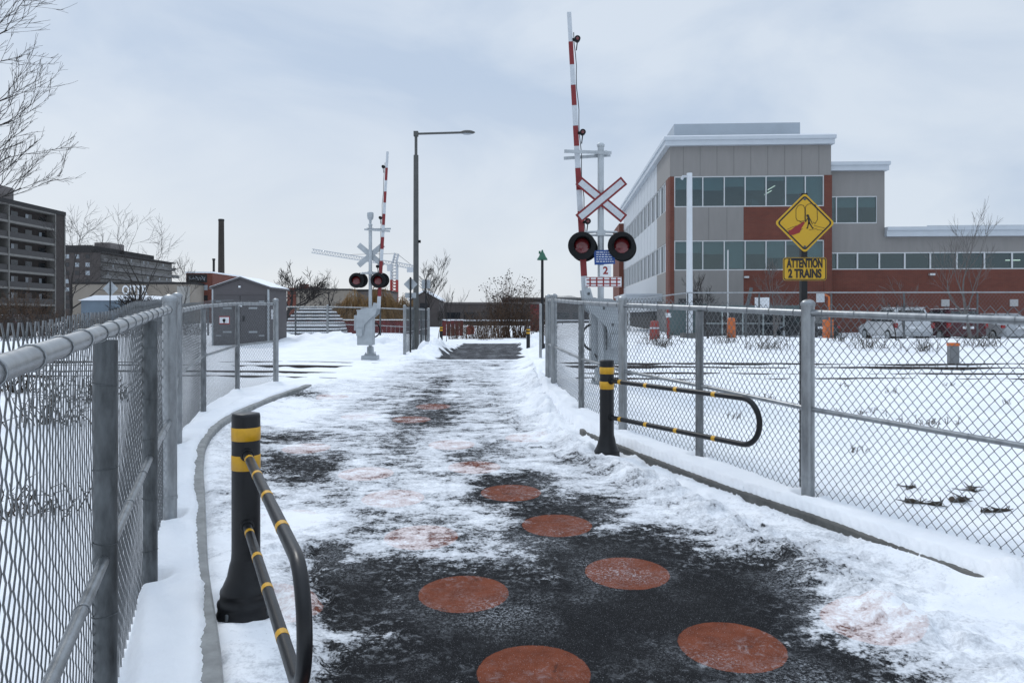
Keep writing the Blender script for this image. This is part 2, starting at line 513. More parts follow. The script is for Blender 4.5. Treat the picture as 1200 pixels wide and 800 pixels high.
# rough thrown snow between ridge and kerb / fence line
rough = smooth(-0.55, 0.1, rc) * smooth(0.9, 0.3, rc)
Z += near * rough * (fbm(X * 9, Y * 9, 51, 4) - 0.45) * 0.06
foot = np.exp(-((dr + .10) / .10) ** 2) * near
Z += foot * np.clip(fbm(X * 1.3, Y * 1.3, 55, 4) - .42, 0, 1) * .18
# trodden prints on the snow of the path and its edges
rgp = np.random.default_rng(5)
for k in range(150):
    y0 = rgp.uniform(2.5, 15); side_ = rgp.random() < .6
    x0 = float(kr(np.float64(y0))) - abs(rgp.normal(.45, .35)) if side_ else float(kl(np.float64(y0))) + rgp.uniform(.15, .9)
    an = rgp.normal(.45, .35); ca, sa = math.cos(an), math.sin(an)
    jj = slice(max(0, np.searchsorted(ys, y0 - .3)), np.searchsorted(ys, y0 + .3)); ii = slice(max(0, np.searchsorted(xs, x0 - .3)), np.searchsorted(xs, x0 + .3))
    dx, dy = X[jj, ii] - x0, Y[jj, ii] - y0
    u_, v_ = dx * ca + dy * sa, -dx * sa + dy * ca
    rr_ = np.sqrt((u_ / .055) ** 2 + (v_ / .14) ** 2)
    Z[jj, ii] -= smooth(1.15, .75, rr_) * .030 - np.exp(-((rr_ - 1.3) / .22) ** 2) * .010
# tread print of a shovel truck in the near ridge
trd = np.exp(-((rc - 0.05) / 0.16) ** 2) * smooth(5.6, 4.9, Y) * smooth(3.2, 3.8, Y)
Z -= trd * 0.035 * (0.5 + 0.5 * np.sin(Y * 34 + X * 10))
# left side between bollard and kerb: trodden snow
tl = smooth(0.0, 0.1, X - xl) * smooth(0.75, 0.45, X - xl)
Z += near * tl * (0.035 + (fbm(X * 8, Y * 8, 61, 4) - 0.5) * 0.05)
# crossing: packed snow in shallow ruts
cz = smooth(13, 15, Y) * smooth(26, 23, Y) * inpath
Z += cz * ((fbm(X * 0.8, Y * 5, 71, 4) - 0.5) * 0.06 + 0.05)
# banks along the far path and at its end
def bank(cx, cy, sx, sy, h, s):
    global Z
    g = np.exp(-((X - cx) / sx) ** 2 - ((Y - cy) / sy) ** 2)
    Z += g * h * (0.25 + 1.5 * np.clip(fbm(X * 2.6, Y * 1.9, s, 5) * 1.7 - .35, 0, 1))
bank(-3.25, 31, 0.55, 6.0, 0.40, 81); bank(-2.95, 27.5, 0.5, 1.6, 0.20, 82); bank(1.3, 38, 0.7, 4.5, 0.45, 83)
bank(1.4, 31, 0.45, 5, 0.12, 84); bank(-8, 36, 3.2, 3, 0.40, 85); bank(-13, 40, 5, 2.5, 0.35, 86); bank(-1, 46, 6, 1.6, 0.10, 88)
bank(0.8, 17.5, 0.5, 4.5, 0.22, 87); bank(4.5, 27, 3, 2.2, 0.25, 89)
# hollows melted round the posts, and the snow heaped on the kerb's near end
for (hx, hy) in ((-1.6, 2.91), (-2.27, 4.64), (-2.74, 5.92), (-3.97, 8.77), (-4.84, 11.6), (-5.16, 13.9), (2.6, 6.5), (2.04, 8.05), (1.42, 9.48), (1.04, 11.1), (-1.6, 4.45), (1.1, 8.58)):
    hr_ = np.hypot(X - hx, Y - hy); w_ = .20 if hx in (-1.6, 1.1) and hy in (4.45, 8.58) else .085
    Z -= .045 * smooth(w_ * 1.5, w_ * .8, hr_) - .02 * np.exp(-((hr_ - w_ * 1.9) / (w_ * .4)) ** 2)
Z += .10 * np.exp(-((X - 3.15) / .14) ** 2 - ((Y - 4.68) / .14) ** 2)
# bare asphalt, read in photo pixels projected on the path
PXv = 600 + F * X / np.maximum(Y, 0.3); PYv = 338 + F * EYE / np.maximum(Y, 0.3)
blobs = [(650, 735, 190, 62, 1.1), (800, 715, 130, 55, 1.1), (720, 665, 95, 42, 1.0), (925, 788, 115, 45, 0.92), (545, 700, 105, 45, 0.9), (500, 790, 120, 40, 0.9),
         (655, 612, 62, 30, 0.85), (600, 575, 52, 24, 0.8), (555, 535, 50, 26, 0.62), (500, 487, 48, 20, 0.66), (415, 700, 60, 45, 0.92), (385, 650, 30, 16, 0.8), (420, 770, 40, 55, 0.55),
         (470, 610, 100, 42, 0.50), (355, 548, 60, 26, 0.72), (350, 515, 70, 10, 0.62), (1060, 800, 90, 20, 0.60), (985, 730, 35, 14, 0.40), (430, 560, 90, 36, 0.46), (525, 640, 120, 30, 0.50),
         (700, 597, 50, 16, 0.6), (480, 470, 90, 8, 0.45), (640, 545, 60, 16, 0.35), (1015, 725, 30, 14, 0.44), (760, 640, 50, 24, 0.6), (335, 462, 40, 6, 0.6), (520, 455, 120, 8, 0.3), (440, 508, 120, 6, 0.42), (870, 690, 60, 30, .6)]
bare = np.zeros_like(X)
for (cx, cy, sx, sy, a) in blobs:
    bare = np.maximum(bare, a * np.exp(-0.5 * (((PXv - cx) / sx) ** 4 + ((PYv - cy) / sy) ** 4) ** 0.5))
mid_ = smooth(-3.6, -2.4, X - .0) * smooth(.55, -.25, X - xr + .6)
bare = np.maximum(bare, .40 * mid_ * smooth(5.0, 7.0, Y) * smooth(24.5, 22, Y))
ctr = np.exp(-((X + 1.35 + .02 * (Y - 9)) / .55) ** 2)
bare = np.maximum(bare, ctr * .54 * smooth(6, 8, Y) * smooth(24, 15, Y))
bare *= (Y > 1) & (Y < 24.5)
bare = np.where(Y < 3.8, np.maximum(bare, 0.85 * smooth(-1.1, -0.8, X) * smooth(1.9, 1.5, X) * (Y > 1)), bare)
for (cx, cy, k_) in ((-1.10, 6.85, .30), (-1.53, 7.76, .35), (-.41, 8.05, .25), (2.1, 4.3, .40), (-1.43, 4.46, .45), (-1.9, 6.2, .5), (-2.5, 9.0, .35), (-.75, 9.2, .3), (-.71, 5.79, .10), (-2.3, 11.2, .4), (.2, 9.6, .4)):
    bare *= 1 - k_ * np.exp(-(((X - cx) ** 2 + (Y - cy) ** 2) / .16) ** 2)
fp = smooth(24.6, 25.1, Y + 0.25 * (fbm(X * 1.5, Y * .5, 90) - .5)) * smooth(42.5, 41, Y)
el = -2.62 + 0.5 * (fbm(X * 0 + 2, Y * 0.9, 91, 3) - 0.5) - 0.3 * smooth(27, 25, Y) * 0; er = 0.35 + 0.5 * (fbm(X * 0 + 5, Y * 1.1, 92, 3) - 0.5)
fp = fp * smooth(el - .1, el + .1, X) * smooth(er + .1, er - .1, X)
bare = np.maximum(bare, fp * 0.92)
# rail channels on the crossing
RAILS = [16.75, 18.2, 20.55, 22.0]
SL = -0.045
for ry in RAILS:
    d = np.abs(Y - (ry + SL * X))
    bare = np.maximum(bare, inpath * np.exp(-(d / 0.07) ** 2) * 0.5)
Z += (1 - np.clip(bare * 1.4, 0, 1)) * 0.018 * inpath
# keep the ground clear of the kerb faces
nv = X.size; ny, nx = X.shape
idx = np.arange(nv).reshape(ny, nx)
quads = np.stack([idx[:-1, :-1], idx[:-1, 1:], idx[1:, 1:], idx[1:, :-1]], -1).reshape(-1, 4)
cxy = (np.stack([X, Y], -1)).reshape(-1, 2)[quads].mean(1)
pm = (cxy[:, 0] > kl(cxy[:, 1])) & (cxy[:, 0] < kr(cxy[:, 1])) & (cxy[:, 1] > -3) & (cxy[:, 1] < 43)
V = np.stack([X, Y, Z], -1).reshape(-1, 3)
bare_f = bare.ravel()

def tz(x, y):
    i = min(len(xs) - 2, max(0, int(np.searchsorted(xs, x)) - 1)); j = min(len(ys) - 2, max(0, int(np.searchsorted(ys, y)) - 1))
    a = (x - xs[i]) / (xs[i + 1] - xs[i]); b = (y - ys[j]) / (ys[j + 1] - ys[j])
    return float((Z[j, i] * (1 - a) + Z[j, i + 1] * a) * (1 - b) + (Z[j + 1, i] * (1 - a) + Z[j + 1, i + 1] * a) * b)
CIRC = [(-.31, 4.74), (.79, 5.08), (1.2, 4.04), (.11, 3.76), (.37, 6.1), (-.71, 5.79), (-.01, 7.07), (-1.10, 6.85), (-1.53, 7.76), (-.41, 8.05), (-.75, 9.2), (-1.5, 11.0), (2.1, 4.3), (-1.43, 4.46), (-1.9, 6.2), (-2.5, 9.0), (-3.2, 13.2), (-1.3, 12.2), (0.2, 9.6), (-2.3, 11.2), (-0.5, 2.6), (0.9, 2.7)]
def ground_mat(name, with_path):
    m = bpy.data.materials.new(name); m.use_nodes = True
    t = m.node_tree; b = t.nodes['Principled BSDF']
    co = N(t, 'ShaderNodeTexCoord'); P = co.outputs['Object']
    L = t.links.new
    def noise(scale, det=6, rough=.55, vec=P, dist=0):
        n = N(t, 'ShaderNodeTexNoise'); n.inputs['Scale'].default_value = scale; n.inputs['Detail'].default_value = det
        n.inputs['Roughness'].default_value = rough; n.inputs['Distortion'].default_value = dist; L(vec, n.inputs['Vector']); return n.outputs['Fac']
    def math_(op, a, b_=None, c=None, clamp=False):
        n = N(t, 'ShaderNodeMath', operation=op); n.use_clamp = clamp
        for i, v in enumerate((a, b_, c)):
            if v is None: continue
            if isinstance(v, (int, float)): n.inputs[i].default_value = v
            else: L(v, n.inputs[i])
        return n.outputs[0]
    def mr(v, a, b_, c=0., d=1., sm=True):
        n = N(t, 'ShaderNodeMapRange'); n.interpolation_type = 'SMOOTHSTEP' if sm else 'LINEAR'
        n.inputs['From Min'].default_value = a; n.inputs['From Max'].default_value = b_; n.inputs['To Min'].default_value = c; n.inputs['To Max'].default_value = d
        L(v, n.inputs['Value']); return n.outputs[0]
    def mixc(f, a, b_):
        n = N(t, 'ShaderNodeMixRGB')
        if isinstance(f, (int, float)): n.inputs[0].default_value = f
        else: L(f, n.inputs[0])
        for i, v in ((1, a), (2, b_)):
            if isinstance(v, tuple): n.inputs[i].default_value = (*v, 1)
            else: L(v, n.inputs[i])
        return n.outputs[0]
    sn = mixc(mr(noise(1.6, 6), .35, .65), (0.80, 0.82, 0.85), (0.86, 0.875, 0.895))
    bh = math_('ADD', math_('MULTIPLY', noise(11, 8, .62), 0.7), math_('MULTIPLY', noise(70, 5, .6), 0.22))
    if with_path:
        at = N(t, 'ShaderNodeAttribute', attribute_name='bare')
        mp1 = N(t, 'ShaderNodeMapping'); mp1.inputs['Scale'].default_value = (0.7, 1.35, 1); mp1.inputs['Rotation'].default_value = (0, 0, R(-8)); L(P, mp1.inputs[0])
        n_a = noise(2.6, 9, .68, mp1.outputs[0], .3)
        n_b = noise(9.0, 8, .7)
        n_c = noise(42, 5, .7)
        nn = math_('ADD', math_('ADD', math_('MULTIPLY', n_a, .55), math_('MULTIPLY', n_b, .42)), math_('MULTIPLY', n_c, .36))
        val = math_('ADD', at.outputs['Fac'], math_('MULTIPLY', math_('SUBTRACT', nn, 0.665), 2.1))
        hard = mr(val, .43, .60)
        # thin scraped film of snow left on the asphalt
        film = math_('MULTIPLY', mr(noise(16, 9, .75, P, .5), .50, .72), mr(at.outputs['Fac'], 1.0, .45, 0.03, .8))
        dust = math_('MULTIPLY', mr(noise(170, 2, .6), .63, .72), .35)
        agg = mixc(mr(noise(260, 3, .7), .35, .7), (0.007, 0.0072, 0.008), (0.026, 0.0265, 0.028))
        agg = mixc(mr(noise(1.7, 5), .35, .7), agg, (0.012, 0.0125, 0.014))
        sepn = N(t, 'ShaderNodeSeparateXYZ'); L(P, sepn.inputs[0])
        circ = None
        flat = N(t, 'ShaderNodeCombineXYZ'); L(sepn.outputs[0], flat.inputs[0]); L(sepn.outputs[1], flat.inputs[1])
        for (cx, cy) in CIRC:
            d = N(t, 'ShaderNodeVectorMath', operation='DISTANCE'); L(flat.outputs[0], d.inputs[0]); d.inputs[1].default_value = (cx, cy, 0)
            circ = d.outputs['Value'] if circ is None else math_('MINIMUM', circ, d.outputs['Value'])
        circ = mr(math_('ADD', circ, math_('MULTIPLY', math_('SUBTRACT', noise(30, 4, .7), .5), .02)), .291, .284)
        paint = mixc(mr(noise(7, 7, .7), .3, .7), (0.125, 0.037, 0.020), (0.185, 0.056, 0.030))
        paint = mixc(math_('MULTIPLY', mr(noise(240, 3, .7), .5, .7), .35), paint, (0.06, 0.03, 0.025))
        wear = math_('MULTIPLY', mr(noise(5, 9, .8, P, .4), .56, .66), .55)
        paint = mixc(wear, paint, agg)
        asp = mixc(circ, agg, paint)
        far = mr(sepn.outputs[1], 20, 24)
        mp2 = N(t, 'ShaderNodeMapping'); mp2.inputs['Scale'].default_value = (2.2, .35, 1); L(P, mp2.inputs[0])
        farc = mixc(mr(noise(1.5, 8, .65, mp2.outputs[0], .4), .38, .68), (0.035, 0.036, 0.040), (0.105, 0.108, 0.116))
        asp = mixc(far, asp, farc)
        film = math_('MULTIPLY', film, math_('SUBTRACT', 1.0, math_('MULTIPLY', far, .8)))
        frost = math_('MULTIPLY', mr(noise(1.1, 6, .6), .47, .68), math_('MULTIPLY', mr(noise(55, 6, .8, P, .6), .47, .66), .62))
        film = math_('MAXIMUM', math_('MAXIMUM', film, frost), dust)
        asp = mixc(film, asp, (0.62, 0.65, 0.69))
        # thin snow shows a dull ice colour at the edge of the bare patches
        ice = math_('MULTIPLY', mr(val, .08, .46), .62)
        icy = mixc(mr(circ, .2, .8), (0.34, 0.355, 0.38), (0.42, 0.27, 0.24))
        dirt = math_('MULTIPLY', mr(noise(85, 3, .7), .655, .72), mr(noise(1.5, 5, .7), .42, .62))
        sn2 = mixc(ice, sn, icy)
        sn2 = mixc(math_('MULTIPLY', dirt, .55), sn2, (.16, .14, .12))
        col = mixc(hard, sn2, asp)
        L(col, b.inputs['Base Color'])
        L(mr(hard, 0, 1, .75, .92), b.inputs['Roughness'])
        hh = math_('ADD', math_('MULTIPLY', bh, math_('SUBTRACT', 1.0, math_('MULTIPLY', hard, .75))), math_('MULTIPLY', math_('SUBTRACT', 1., hard), .9))
        hh = math_('ADD', hh, math_('MULTIPLY', noise(260, 2), .10))
    else:
        L(sn, b.inputs['Base Color']); b.inputs['Roughness'].default_value = .75
        hh = bh
    bp = N(t, 'ShaderNodeBump'); bp.inputs['Strength'].default_value = .55; bp.inputs['Distance'].default_value = .022
    L(hh, bp.inputs['Height']); L(bp.outputs[0], b.inputs['Normal'])
    b.inputs['Specular IOR Level'].default_value = .08
    return m
def ground_piece(name, mask, m):
    q = quads[mask]
    u, inv = np.unique(q, return_inverse=True)
    o = raw_mesh(name, V[u], inv.reshape(-1, 4), m)
    a = o.data.attributes.new('bare', 'FLOAT', 'POINT')
    a.data.foreach_set('value', bare_f[u].astype(np.float32))
    return o
tag(ground_piece('path', pm, ground_mat('path_asphalt_and_snow', True)), kind='structure')
tag(ground_piece('snow_ground', ~pm, ground_mat('snow_cover', False)), kind='structure')

# kerbs
def sweep_kerb(name, pts, w, h, down, m):
    mb = MB(); n = len(pts); vs = []; fs = []
    for i, (x, y) in enumerate(pts):
        a = Vector(pts[max(0, i - 1)]); b_ = Vector(pts[min(n - 1, i + 1)]); d = (b_ - a).normalized(); nn = Vector((-d.y, d.x)) * w / 2
        z = gz(x, y)
        for s, zz in ((-1, -down), (-1, h - .012), (-.8, h), (.8, h), (1, h - .012), (1, -down)):
            vs.append((x + nn.x * s, y + nn.y * s, z + zz))
    k = 6
    for i in range(n - 1):
        for j in range(k - 1):
            fs.append((i * k + j, i * k + j + 1, (i + 1) * k + j + 1, (i + 1) * k + j))
    fs.append(tuple(range(k))); fs.append(tuple(range((n - 1) * k, n * k)))
    mb.add(vs, fs)
    return mb.build(name, m)
o = sweep_kerb('kerb', [(float(kl(np.float64(y))) - .02, y) for y in np.linspace(0.8, 14.4, 70)], .13, .105, .2, concrete)
tag(o, 'curved grey concrete kerb edge along the left fence', 'kerb')
o = sweep_kerb('kerb', [(float(kr(np.float64(y))) + .03, y) for y in np.linspace(4.7, 9.9, 40)], .10, .075, .2, concrete_w)
tag(o, 'dark wet kerb edge under the right fence, half buried in snow', 'kerb')

# ------------------------------------------------------------------ railway tracks
def rail_track(y0, label):
    t = thing('railway_track', label, 'railway track', (0, y0, 0), math.atan(SL), 'railway tracks crossing the path')
    for dy in (0, 1.45):
        mb = MB()
        pts = list(np.linspace(-70, 70, 71))
        prof = [(-.065, -.1), (-.065, -.085), (-.012, -.06), (-.012, -.02), (-.037, -.01), (-.037, .03), (.037, .03), (.037, -.01), (.012, -.02), (.012, -.06), (.065, -.085), (.065, -.1)]
        vs = []; fs = []
        for x in pts:
            z = gz(x, y0 + dy) + .022
            z -= .045 * max(0, math.sin(x * .9 + dy * 2 + y0) * .5 + math.sin(x * .31 + y0 * 3) * .6)
            if -4.2 < x < .9: z -= .05
            for (a, c) in prof: vs.append((x, dy + a, z + c))
        k = len(prof)
        for i in range(len(pts) - 1):
            for j in range(k): fs.append((i * k + j, i * k + (j + 1) % k, (i + 1) * k + (j + 1) % k, (i + 1) * k + j))
        mb.add(vs, fs); mb.build('rail', rail_m, t)
    return t
rail_track(16.75, 'nearer railway track, two dark rails in the snow before the far gate')
rail_track(20.55, 'farther railway track, two dark rails in the snow beyond the first pair')

# ------------------------------------------------------------------ chain link fences
def chain_mesh(pts, h0, h1, pitch, r, m, parent, sides=4, depth=.004, seed=1, vf=.56):
    """pts: list of (x,y,z) along the base; wires zigzag from z+h0 up to z+h1"""
    rng = np.random.default_rng(seed)
    P = np.array(pts, float)
    seg = np.hypot(np.diff(P[:, 0]), np.diff(P[:, 1])); S = np.concatenate([[0], np.cumsum(seg)])
    q_ = pitch / 2; vst = pitch * vf
    nw = int(S[-1] / q_); nj = int((h1 - h0) / vst); nj -= nj % 2; vst = (h1 - h0) / nj
    s0 = (np.arange(nw) + .5) * q_
    j = np.arange(nj + 1)
    sgn = np.where(((j[None, :] + np.arange(nw)[:, None]) % 2) == 0, 1., -1.)
    s = s0[:, None] + sgn * q_ * .5
    s = np.clip(s + rng.normal(0, pitch * .015, s.shape), 0, S[-1])
    x = np.interp(s, S, P[:, 0]); yv = np.interp(s, S, P[:, 1]); zb = np.interp(s, S, P[:, 2])
    ii = np.clip(np.searchsorted(S, s) - 1, 0, len(seg) - 1)
    dx = np.diff(P[:, 0])[ii] / seg[ii]; dy = np.diff(P[:, 1])[ii] / seg[ii]
    sag = 0.012 * np.sin(s * 1.7 + 1) + .006 * np.sin(s * 4.1)
    z = zb + h0 + j[None, :] * vst + sag
    wig = 0.012 * np.sin(s * 2.3) * np.sin(j[None, :] * .12)
    nrm = sgn * depth + wig
    cx = x - dy * nrm; cy = yv + dx * nrm
    # thicken: ring in the (along, across) plane
    vs = []
    for k in range(sides):
        a = 2 * math.pi * k / sides + math.pi / 4 * (sides == 4)
        ra, rn = math.cos(a) * r * 1.41, math.sin(a) * r
        vs.append(np.stack([cx + dx * ra - dy * rn, cy + dy * ra + dx * rn, z], -1))
    Vv = np.stack(vs, 2)                # nw, nj+1, sides, 3
    id_ = np.arange(Vv[..., 0].size).reshape(nw, nj + 1, sides)
    f = []
    for k in range(sides):
        k2 = (k + 1) % sides
        f.append(np.stack([id_[:, :-1, k], id_[:, :-1, k2], id_[:, 1:, k2], id_[:, 1:, k]], -1).reshape(-1, 4))
    return raw_mesh('chain_mesh', Vv.reshape(-1, 3), np.concatenate(f), m, parent, True)

def ring(mb, c, d, r, rr, n=12, tilt=.25):
    d = Vector(d).normalized(); u = d.cross(Vector((0, 0, 1)))
    if u.length < .1: u = Vector((1, 0, 0))
    u.normalize(); w = d.cross(u)
    pts = [Vector(c) + (u * math.cos(2 * math.pi * k / n) + w * math.sin(2 * math.pi * k / n)) * r + d * (tilt * r * math.cos(2 * math.pi * k / n)) for k in range(n + 1)]
    mb.tube(pts, rr, 5, False)

def fence(label, posts, H=1.83, side=1, pitch=.072, rw=.0021, rpost=.044, rrail=.030, mid=.86, ties=True, mesh_top=.06, wm=None, sides=4, cat='fence', pm_=None, seed=1, zoff=0.04, gr=None, depth=.003, vf=.56):
    """posts: (x, y, terminal?) ; mesh hangs on the 'side' of the posts"""
    base = Vector((posts[0][0], posts[0][1], gz(posts[0][0], posts[0][1])))
    t = thing('chain_link_fence', label, cat, base, 0, gr)
    loc = [Vector((p[0], p[1], gz(p[0], p[1]) + zoff)) - base for p in posts]
    pmat = pm_ or galv_d
    for p, q in zip(posts, loc):
        if p[2] is None: continue
        mb = MB(); term = p[2]
        rp = rpost * 1.28 if term else rpost
        hh = H + (.09 if term else -.035)
        mb.tube([q + Vector((0, 0, -.15)), q + Vector((0, 0, hh))], rp, 16)
        if ties and not term:
            for zz in (.3, .62, .95, 1.25, 1.52):
                ring(mb, q + Vector((0, 0, zz + random.uniform(-.04, .04))), (0.0, 0.0, 1), rp + .002, .0022, 14, .12 * random.choice((-1, 1)))
        po = mb.build('post', pmat if not term else galv, t)
        if term:
            c = MB(); c.lathe([(rp + .006, hh - .03), (rp + .007, hh - .004), (rp * .8, hh + .018), (rp * .3, hh + .03)], 18, c=(q.x, q.y, q.z))
            c.build('post_cap', galv, po)
            for zz in (H - .06, mid, .25):
                c = MB(); c.lathe([(rp + .004, q.z + zz - .014), (rp + .004, q.z + zz + .014)], 18, c=(q.x, q.y, 0)); c.build('clamp_band', galv, po)
    up = Vector((0, 0, H))
    mb = MB(); mm = MB()
    for a, b_ in zip(loc[:-1], loc[1:]):
        d = (b_ - a); nn = Vector((-d.y, d.x, 0)).normalized() * side * 0
        mb.tube([a + up + nn, b_ + up + nn], rrail, 14)
        if mid: mm.tube([a + Vector((0, 0, mid)), b_ + Vector((0, 0, mid))], rrail * .72, 10)
        if ties:
            L_ = d.length; k = max(1, int(L_ / .3))
            for i in range(k):
                s = (i + .5) / k
                ring(mb, a + up + d * s, d, rrail + .003, .0028, 14, .45 * random.choice((.4, 1)))
                if mid and i % 2 == 0: ring(mm, a + Vector((0, 0, mid)) + d * s, d, rrail * .72 + .002, .002, 12, .3)
    mb.build('top_rail', galv, t)
    if mid: mm.build('middle_rail', galv, t)
    offs = []
    for i, q in enumerate(loc):
        a = loc[max(0, i - 1)]; b_ = loc[min(len(loc) - 1, i + 1)]; d = b_ - a
        nn = Vector((-d.y, d.x, 0)).normalized() * side * (rpost + .006)
        offs.append(q + nn)
    chain_mesh([tuple(p) for p in offs], .02, H + mesh_top + .02, pitch, rw, wm or wire, t, sides, depth, seed=seed, vf=vf)
    return t
LF = [(-.85, .98, None), (-1.6, 2.91, False), (-2.27, 4.64, False), (-2.74, 5.92, True), (-3.97, 8.77, True)]
fence('galvanised chain-link fence nearest the camera on the left with round top rail', LF, side=1, sides=6, rw=.0026, pitch=.094, vf=.38, depth=.0030, H=1.75, zoff=.032, seed=2)
LF2 = [(-4.07, 8.95, True), (-4.84, 11.6, False), (-5.16, 13.9, False), (-4.98, 15.6, True)]
fence('chain-link fence section from the left corner posts back to the railway track', LF2, side=1, pm_=galv_m, H=1.64, zoff=.03, rw=.0025, seed=3)
RF = [(5.0, 1.9, False), (3.62, 4.6, False), (2.6, 6.5, True), (2.04, 8.05, False), (1.42, 9.48, True), (1.04, 11.1, False), (.76, 13.4, True), (.70, 14.3, True)]
fence('long chain-link fence along the right side of the path', RF, side=-1, pm_=galv_m, H=1.70, zoff=.035, pitch=.076, rw=.0027, depth=.003, seed=4)

# far fences
fence('short chain-link fence beside the far end of the path by the tall lamp post', [(-4.25, 29.3, True), (-4.35, 32.6, False), (-4.42, 36.0, False), (-4.45, 39.5, True)], side=1, pitch=.12, rw=.003, ties=False, wm=wire_f, seed=5, sides=3, rpost=.05)
fence('chain-link fence behind the grey hut in front of the red boards', [(-17.5, 42.6, False), (-14.4, 42, False), (-12.2, 41.7, False), (-10.3, 41.3, True), (-7.3, 41, False), (-4.6, 40.6, True)], side=1, pitch=.14, rw=.003, ties=False, wm=wire_f, seed=6, sides=3, rpost=.05)
RFp = [(4.4 + k * 2.95, 31.3 + SL * (4.4 + k * 2.95), False) for k in range(0, 10)]
fence('long chain-link fence between the snow bank and the parking lot', RFp, side=1, H=1.95, pitch=.15, rw=.0025, ties=False, wm=wire_f, seed=7, sides=3, rpost=.035, rrail=.026, mid=None, zoff=-.05)

# ------------------------------------------------------------------ bollards with hoop barrier
def hoop_bollard(label):
    t = thing('bollard', label, 'bollard', (0, 0, 0), 0, 'black bollards with hooped barrier rails')
    mb = MB()
    mb.lathe([(.170, -.1), (.170, .030), (.163, .042), (.160, .075), (.164, .082), (.164, .10), (.150, .112), (.146, .150), (.149, .156), (.147, .170), (.134, .19), (.108, .25), (.094, .32), (.0865, .345), (.0845, .36), (.0825, .40), (.0825, 1.20), (.079, 1.218), (.06, 1.222), (0.001, 1.222)], 40)
    mb.build('post', blackp, t)
    for (a, b_) in ((.885, .975), (1.060, 1.140)):
        m_ = MB(); m_.lathe([(.0815, a), (.0842, a + .002), (.0842, b_ - .002), (.0815, b_)], 40); m_.build('reflective_band', yel, t)
    for k in range(4):
        a = R(45 + 90 * k); c = MB(); c.lathe([(.014, .0), (.014, .045), (.008, .052)], 6, c=(.158 * math.cos(a), .158 * math.sin(a), .02)); c.build('bolt', galv_d, t)
    # hoop: straight bars along +X, rounded end
    za, zb = .985, .565; L_ = 2.10; rad = (za - zb) / 2
    pts = [(0.07, 0, za)] + [(x, 0, za) for x in np.linspace(.2, L_, 8)]
    for k in range(1, 16):
        a = math.pi * k / 16
        pts.append((L_ + rad * math.sin(a) * .95, 0, (za + zb) / 2 + rad * math.cos(a)))
    pts += [(x, 0, zb) for x in np.linspace(L_, .2, 8)] + [(.07, 0, zb)]
    m_ = MB(); m_.tube(pts, .0255, 14)
    hp = m_.build('hoop_rail', blackp, t)
    for z in (za, zb):
        for x in (.26, .72, 1.2, 1.74):
            c = MB(); c.tube([(x - .024, 0, z), (x + .024, 0, z)], .0266, 14); c.build('yellow_ring', yel, hp)
    c = MBS()
    for z in (za, zb): c.lathe([(.040, 0), (.040, .02), (.030, .035)], 16, c=(.075, 0, z), rot=Matrix.Rotation(R(90), 3, 'Y'))
    c.build('socket', blackr, t)
    c = MB()
    for zz in (.80, .77): ring(c, (-.10, .02, zz), (0.3, 1, 0), .016, .004, 10)
    c.tube([(-.08, .01, .785), (-.10, .015, .785)], .006, 6)
    c.build('chain_hook', galv_d, t)
    return t
b1 = hoop_bollard('black yellow-banded bollard on the left with its hoop rail running to the camera')
b1.location = (-1.6, 4.45, gz(-1.6, 4.45) - .02); b1.rotation_euler = (0, 0, math.atan2(-1.94, .87))
b2 = copy_tree(b1)
b2['label'] = 'black yellow-banded bollard on the right with its hoop rail along the fence'
b2.location = (1.10, 8.58, gz(1.1, 8.58) - .10); b2.rotation_euler = (0, 0, math.atan2(-1.94, 1.05))

def small_bollard(label, x, y):
    t = thing('short_bollard', label, 'bollard', (x, y, gz(x, y) - .05), 0, 'short bollards by the far path')
    m_ = MB(); m_.lathe([(.11, 0), (.11, .05), (.088, .08), (.085, 1.02), (.07, 1.06), (.001, 1.07)], 20); m_.build('post', blackp, t)
    for a, b_ in ((.78, .87), (.93, 1.0)):
        m_ = MB(); m_.lathe([(.084, a), (.088, a + .002), (.088, b_ - .002), (.084, b_)], 20); m_.build('reflective_band', yel, t)
small_bollard('short black yellow-topped bollard at the right edge of the far path', PX(619, 34), 34)
small_bollard('short black yellow-topped bollard left of the far path beyond the fence end', PX(517, 41), 41)

# ------------------------------------------------------------------ crossing signals
def disc(mb, c, r, th, face=-1, n=28):
    mb.lathe([(r, -th / 2), (r, th / 2)], n, c=c, rot=Matrix.Rotation(R(90), 3, 'X'))
def flasher(parent, x, y, z, face):
    """one round signal unit; face=-1 looks to -Y"""
    m_ = MB()
    rot = Matrix.Rotation(R(90) * (1 if face < 0 else -1), 3, 'X')
    m_.lathe([(.27, -.012), (.27, .012), (.262, .018), (.001, .018)], 32, c=(x, y, z), rot=rot)
    hd = m_.build('signal_lamp', blackr, parent)
    # lens
    m_ = MB(); m_.lathe([(.15, .019), (.148, .03), (.11, .05), (.05, .062), (.001, .064)], 28, c=(x, y, z), rot=rot); m_.build('lens', lens_red, hd)
    # hood: part cylinder around upper half
    vs = []; fs = []; n = 22
    for i in range(n + 1):
        a = R(-25) + (R(230)) * i / n
        for (rr, dpt) in ((.165, .018), (.172, .018 + .27 * (0.35 + .65 * max(0, math.sin(a)))), (.180, .018 + .27 * (0.35 + .65 * max(0, math.sin(a)))), (.18, .018)):
            vs.append((x + rr * math.cos(a), y + face * dpt, z + rr * math.sin(a)))
    for i in range(n):
        for k in range(3): fs.append((i * 4 + k, i * 4 + k + 1, (i + 1) * 4 + k + 1, (i + 1) * 4 + k))
    m_ = MB(); m_.add(vs, fs, True); m_.build('hood', blackr, hd)
    m_ = MB(); m_.lathe([(.13, -.11), (.15, -.09), (.15, -.012)], 24, c=(x, y, z), rot=rot); m_.build('housing', blackr, hd)
    return hd
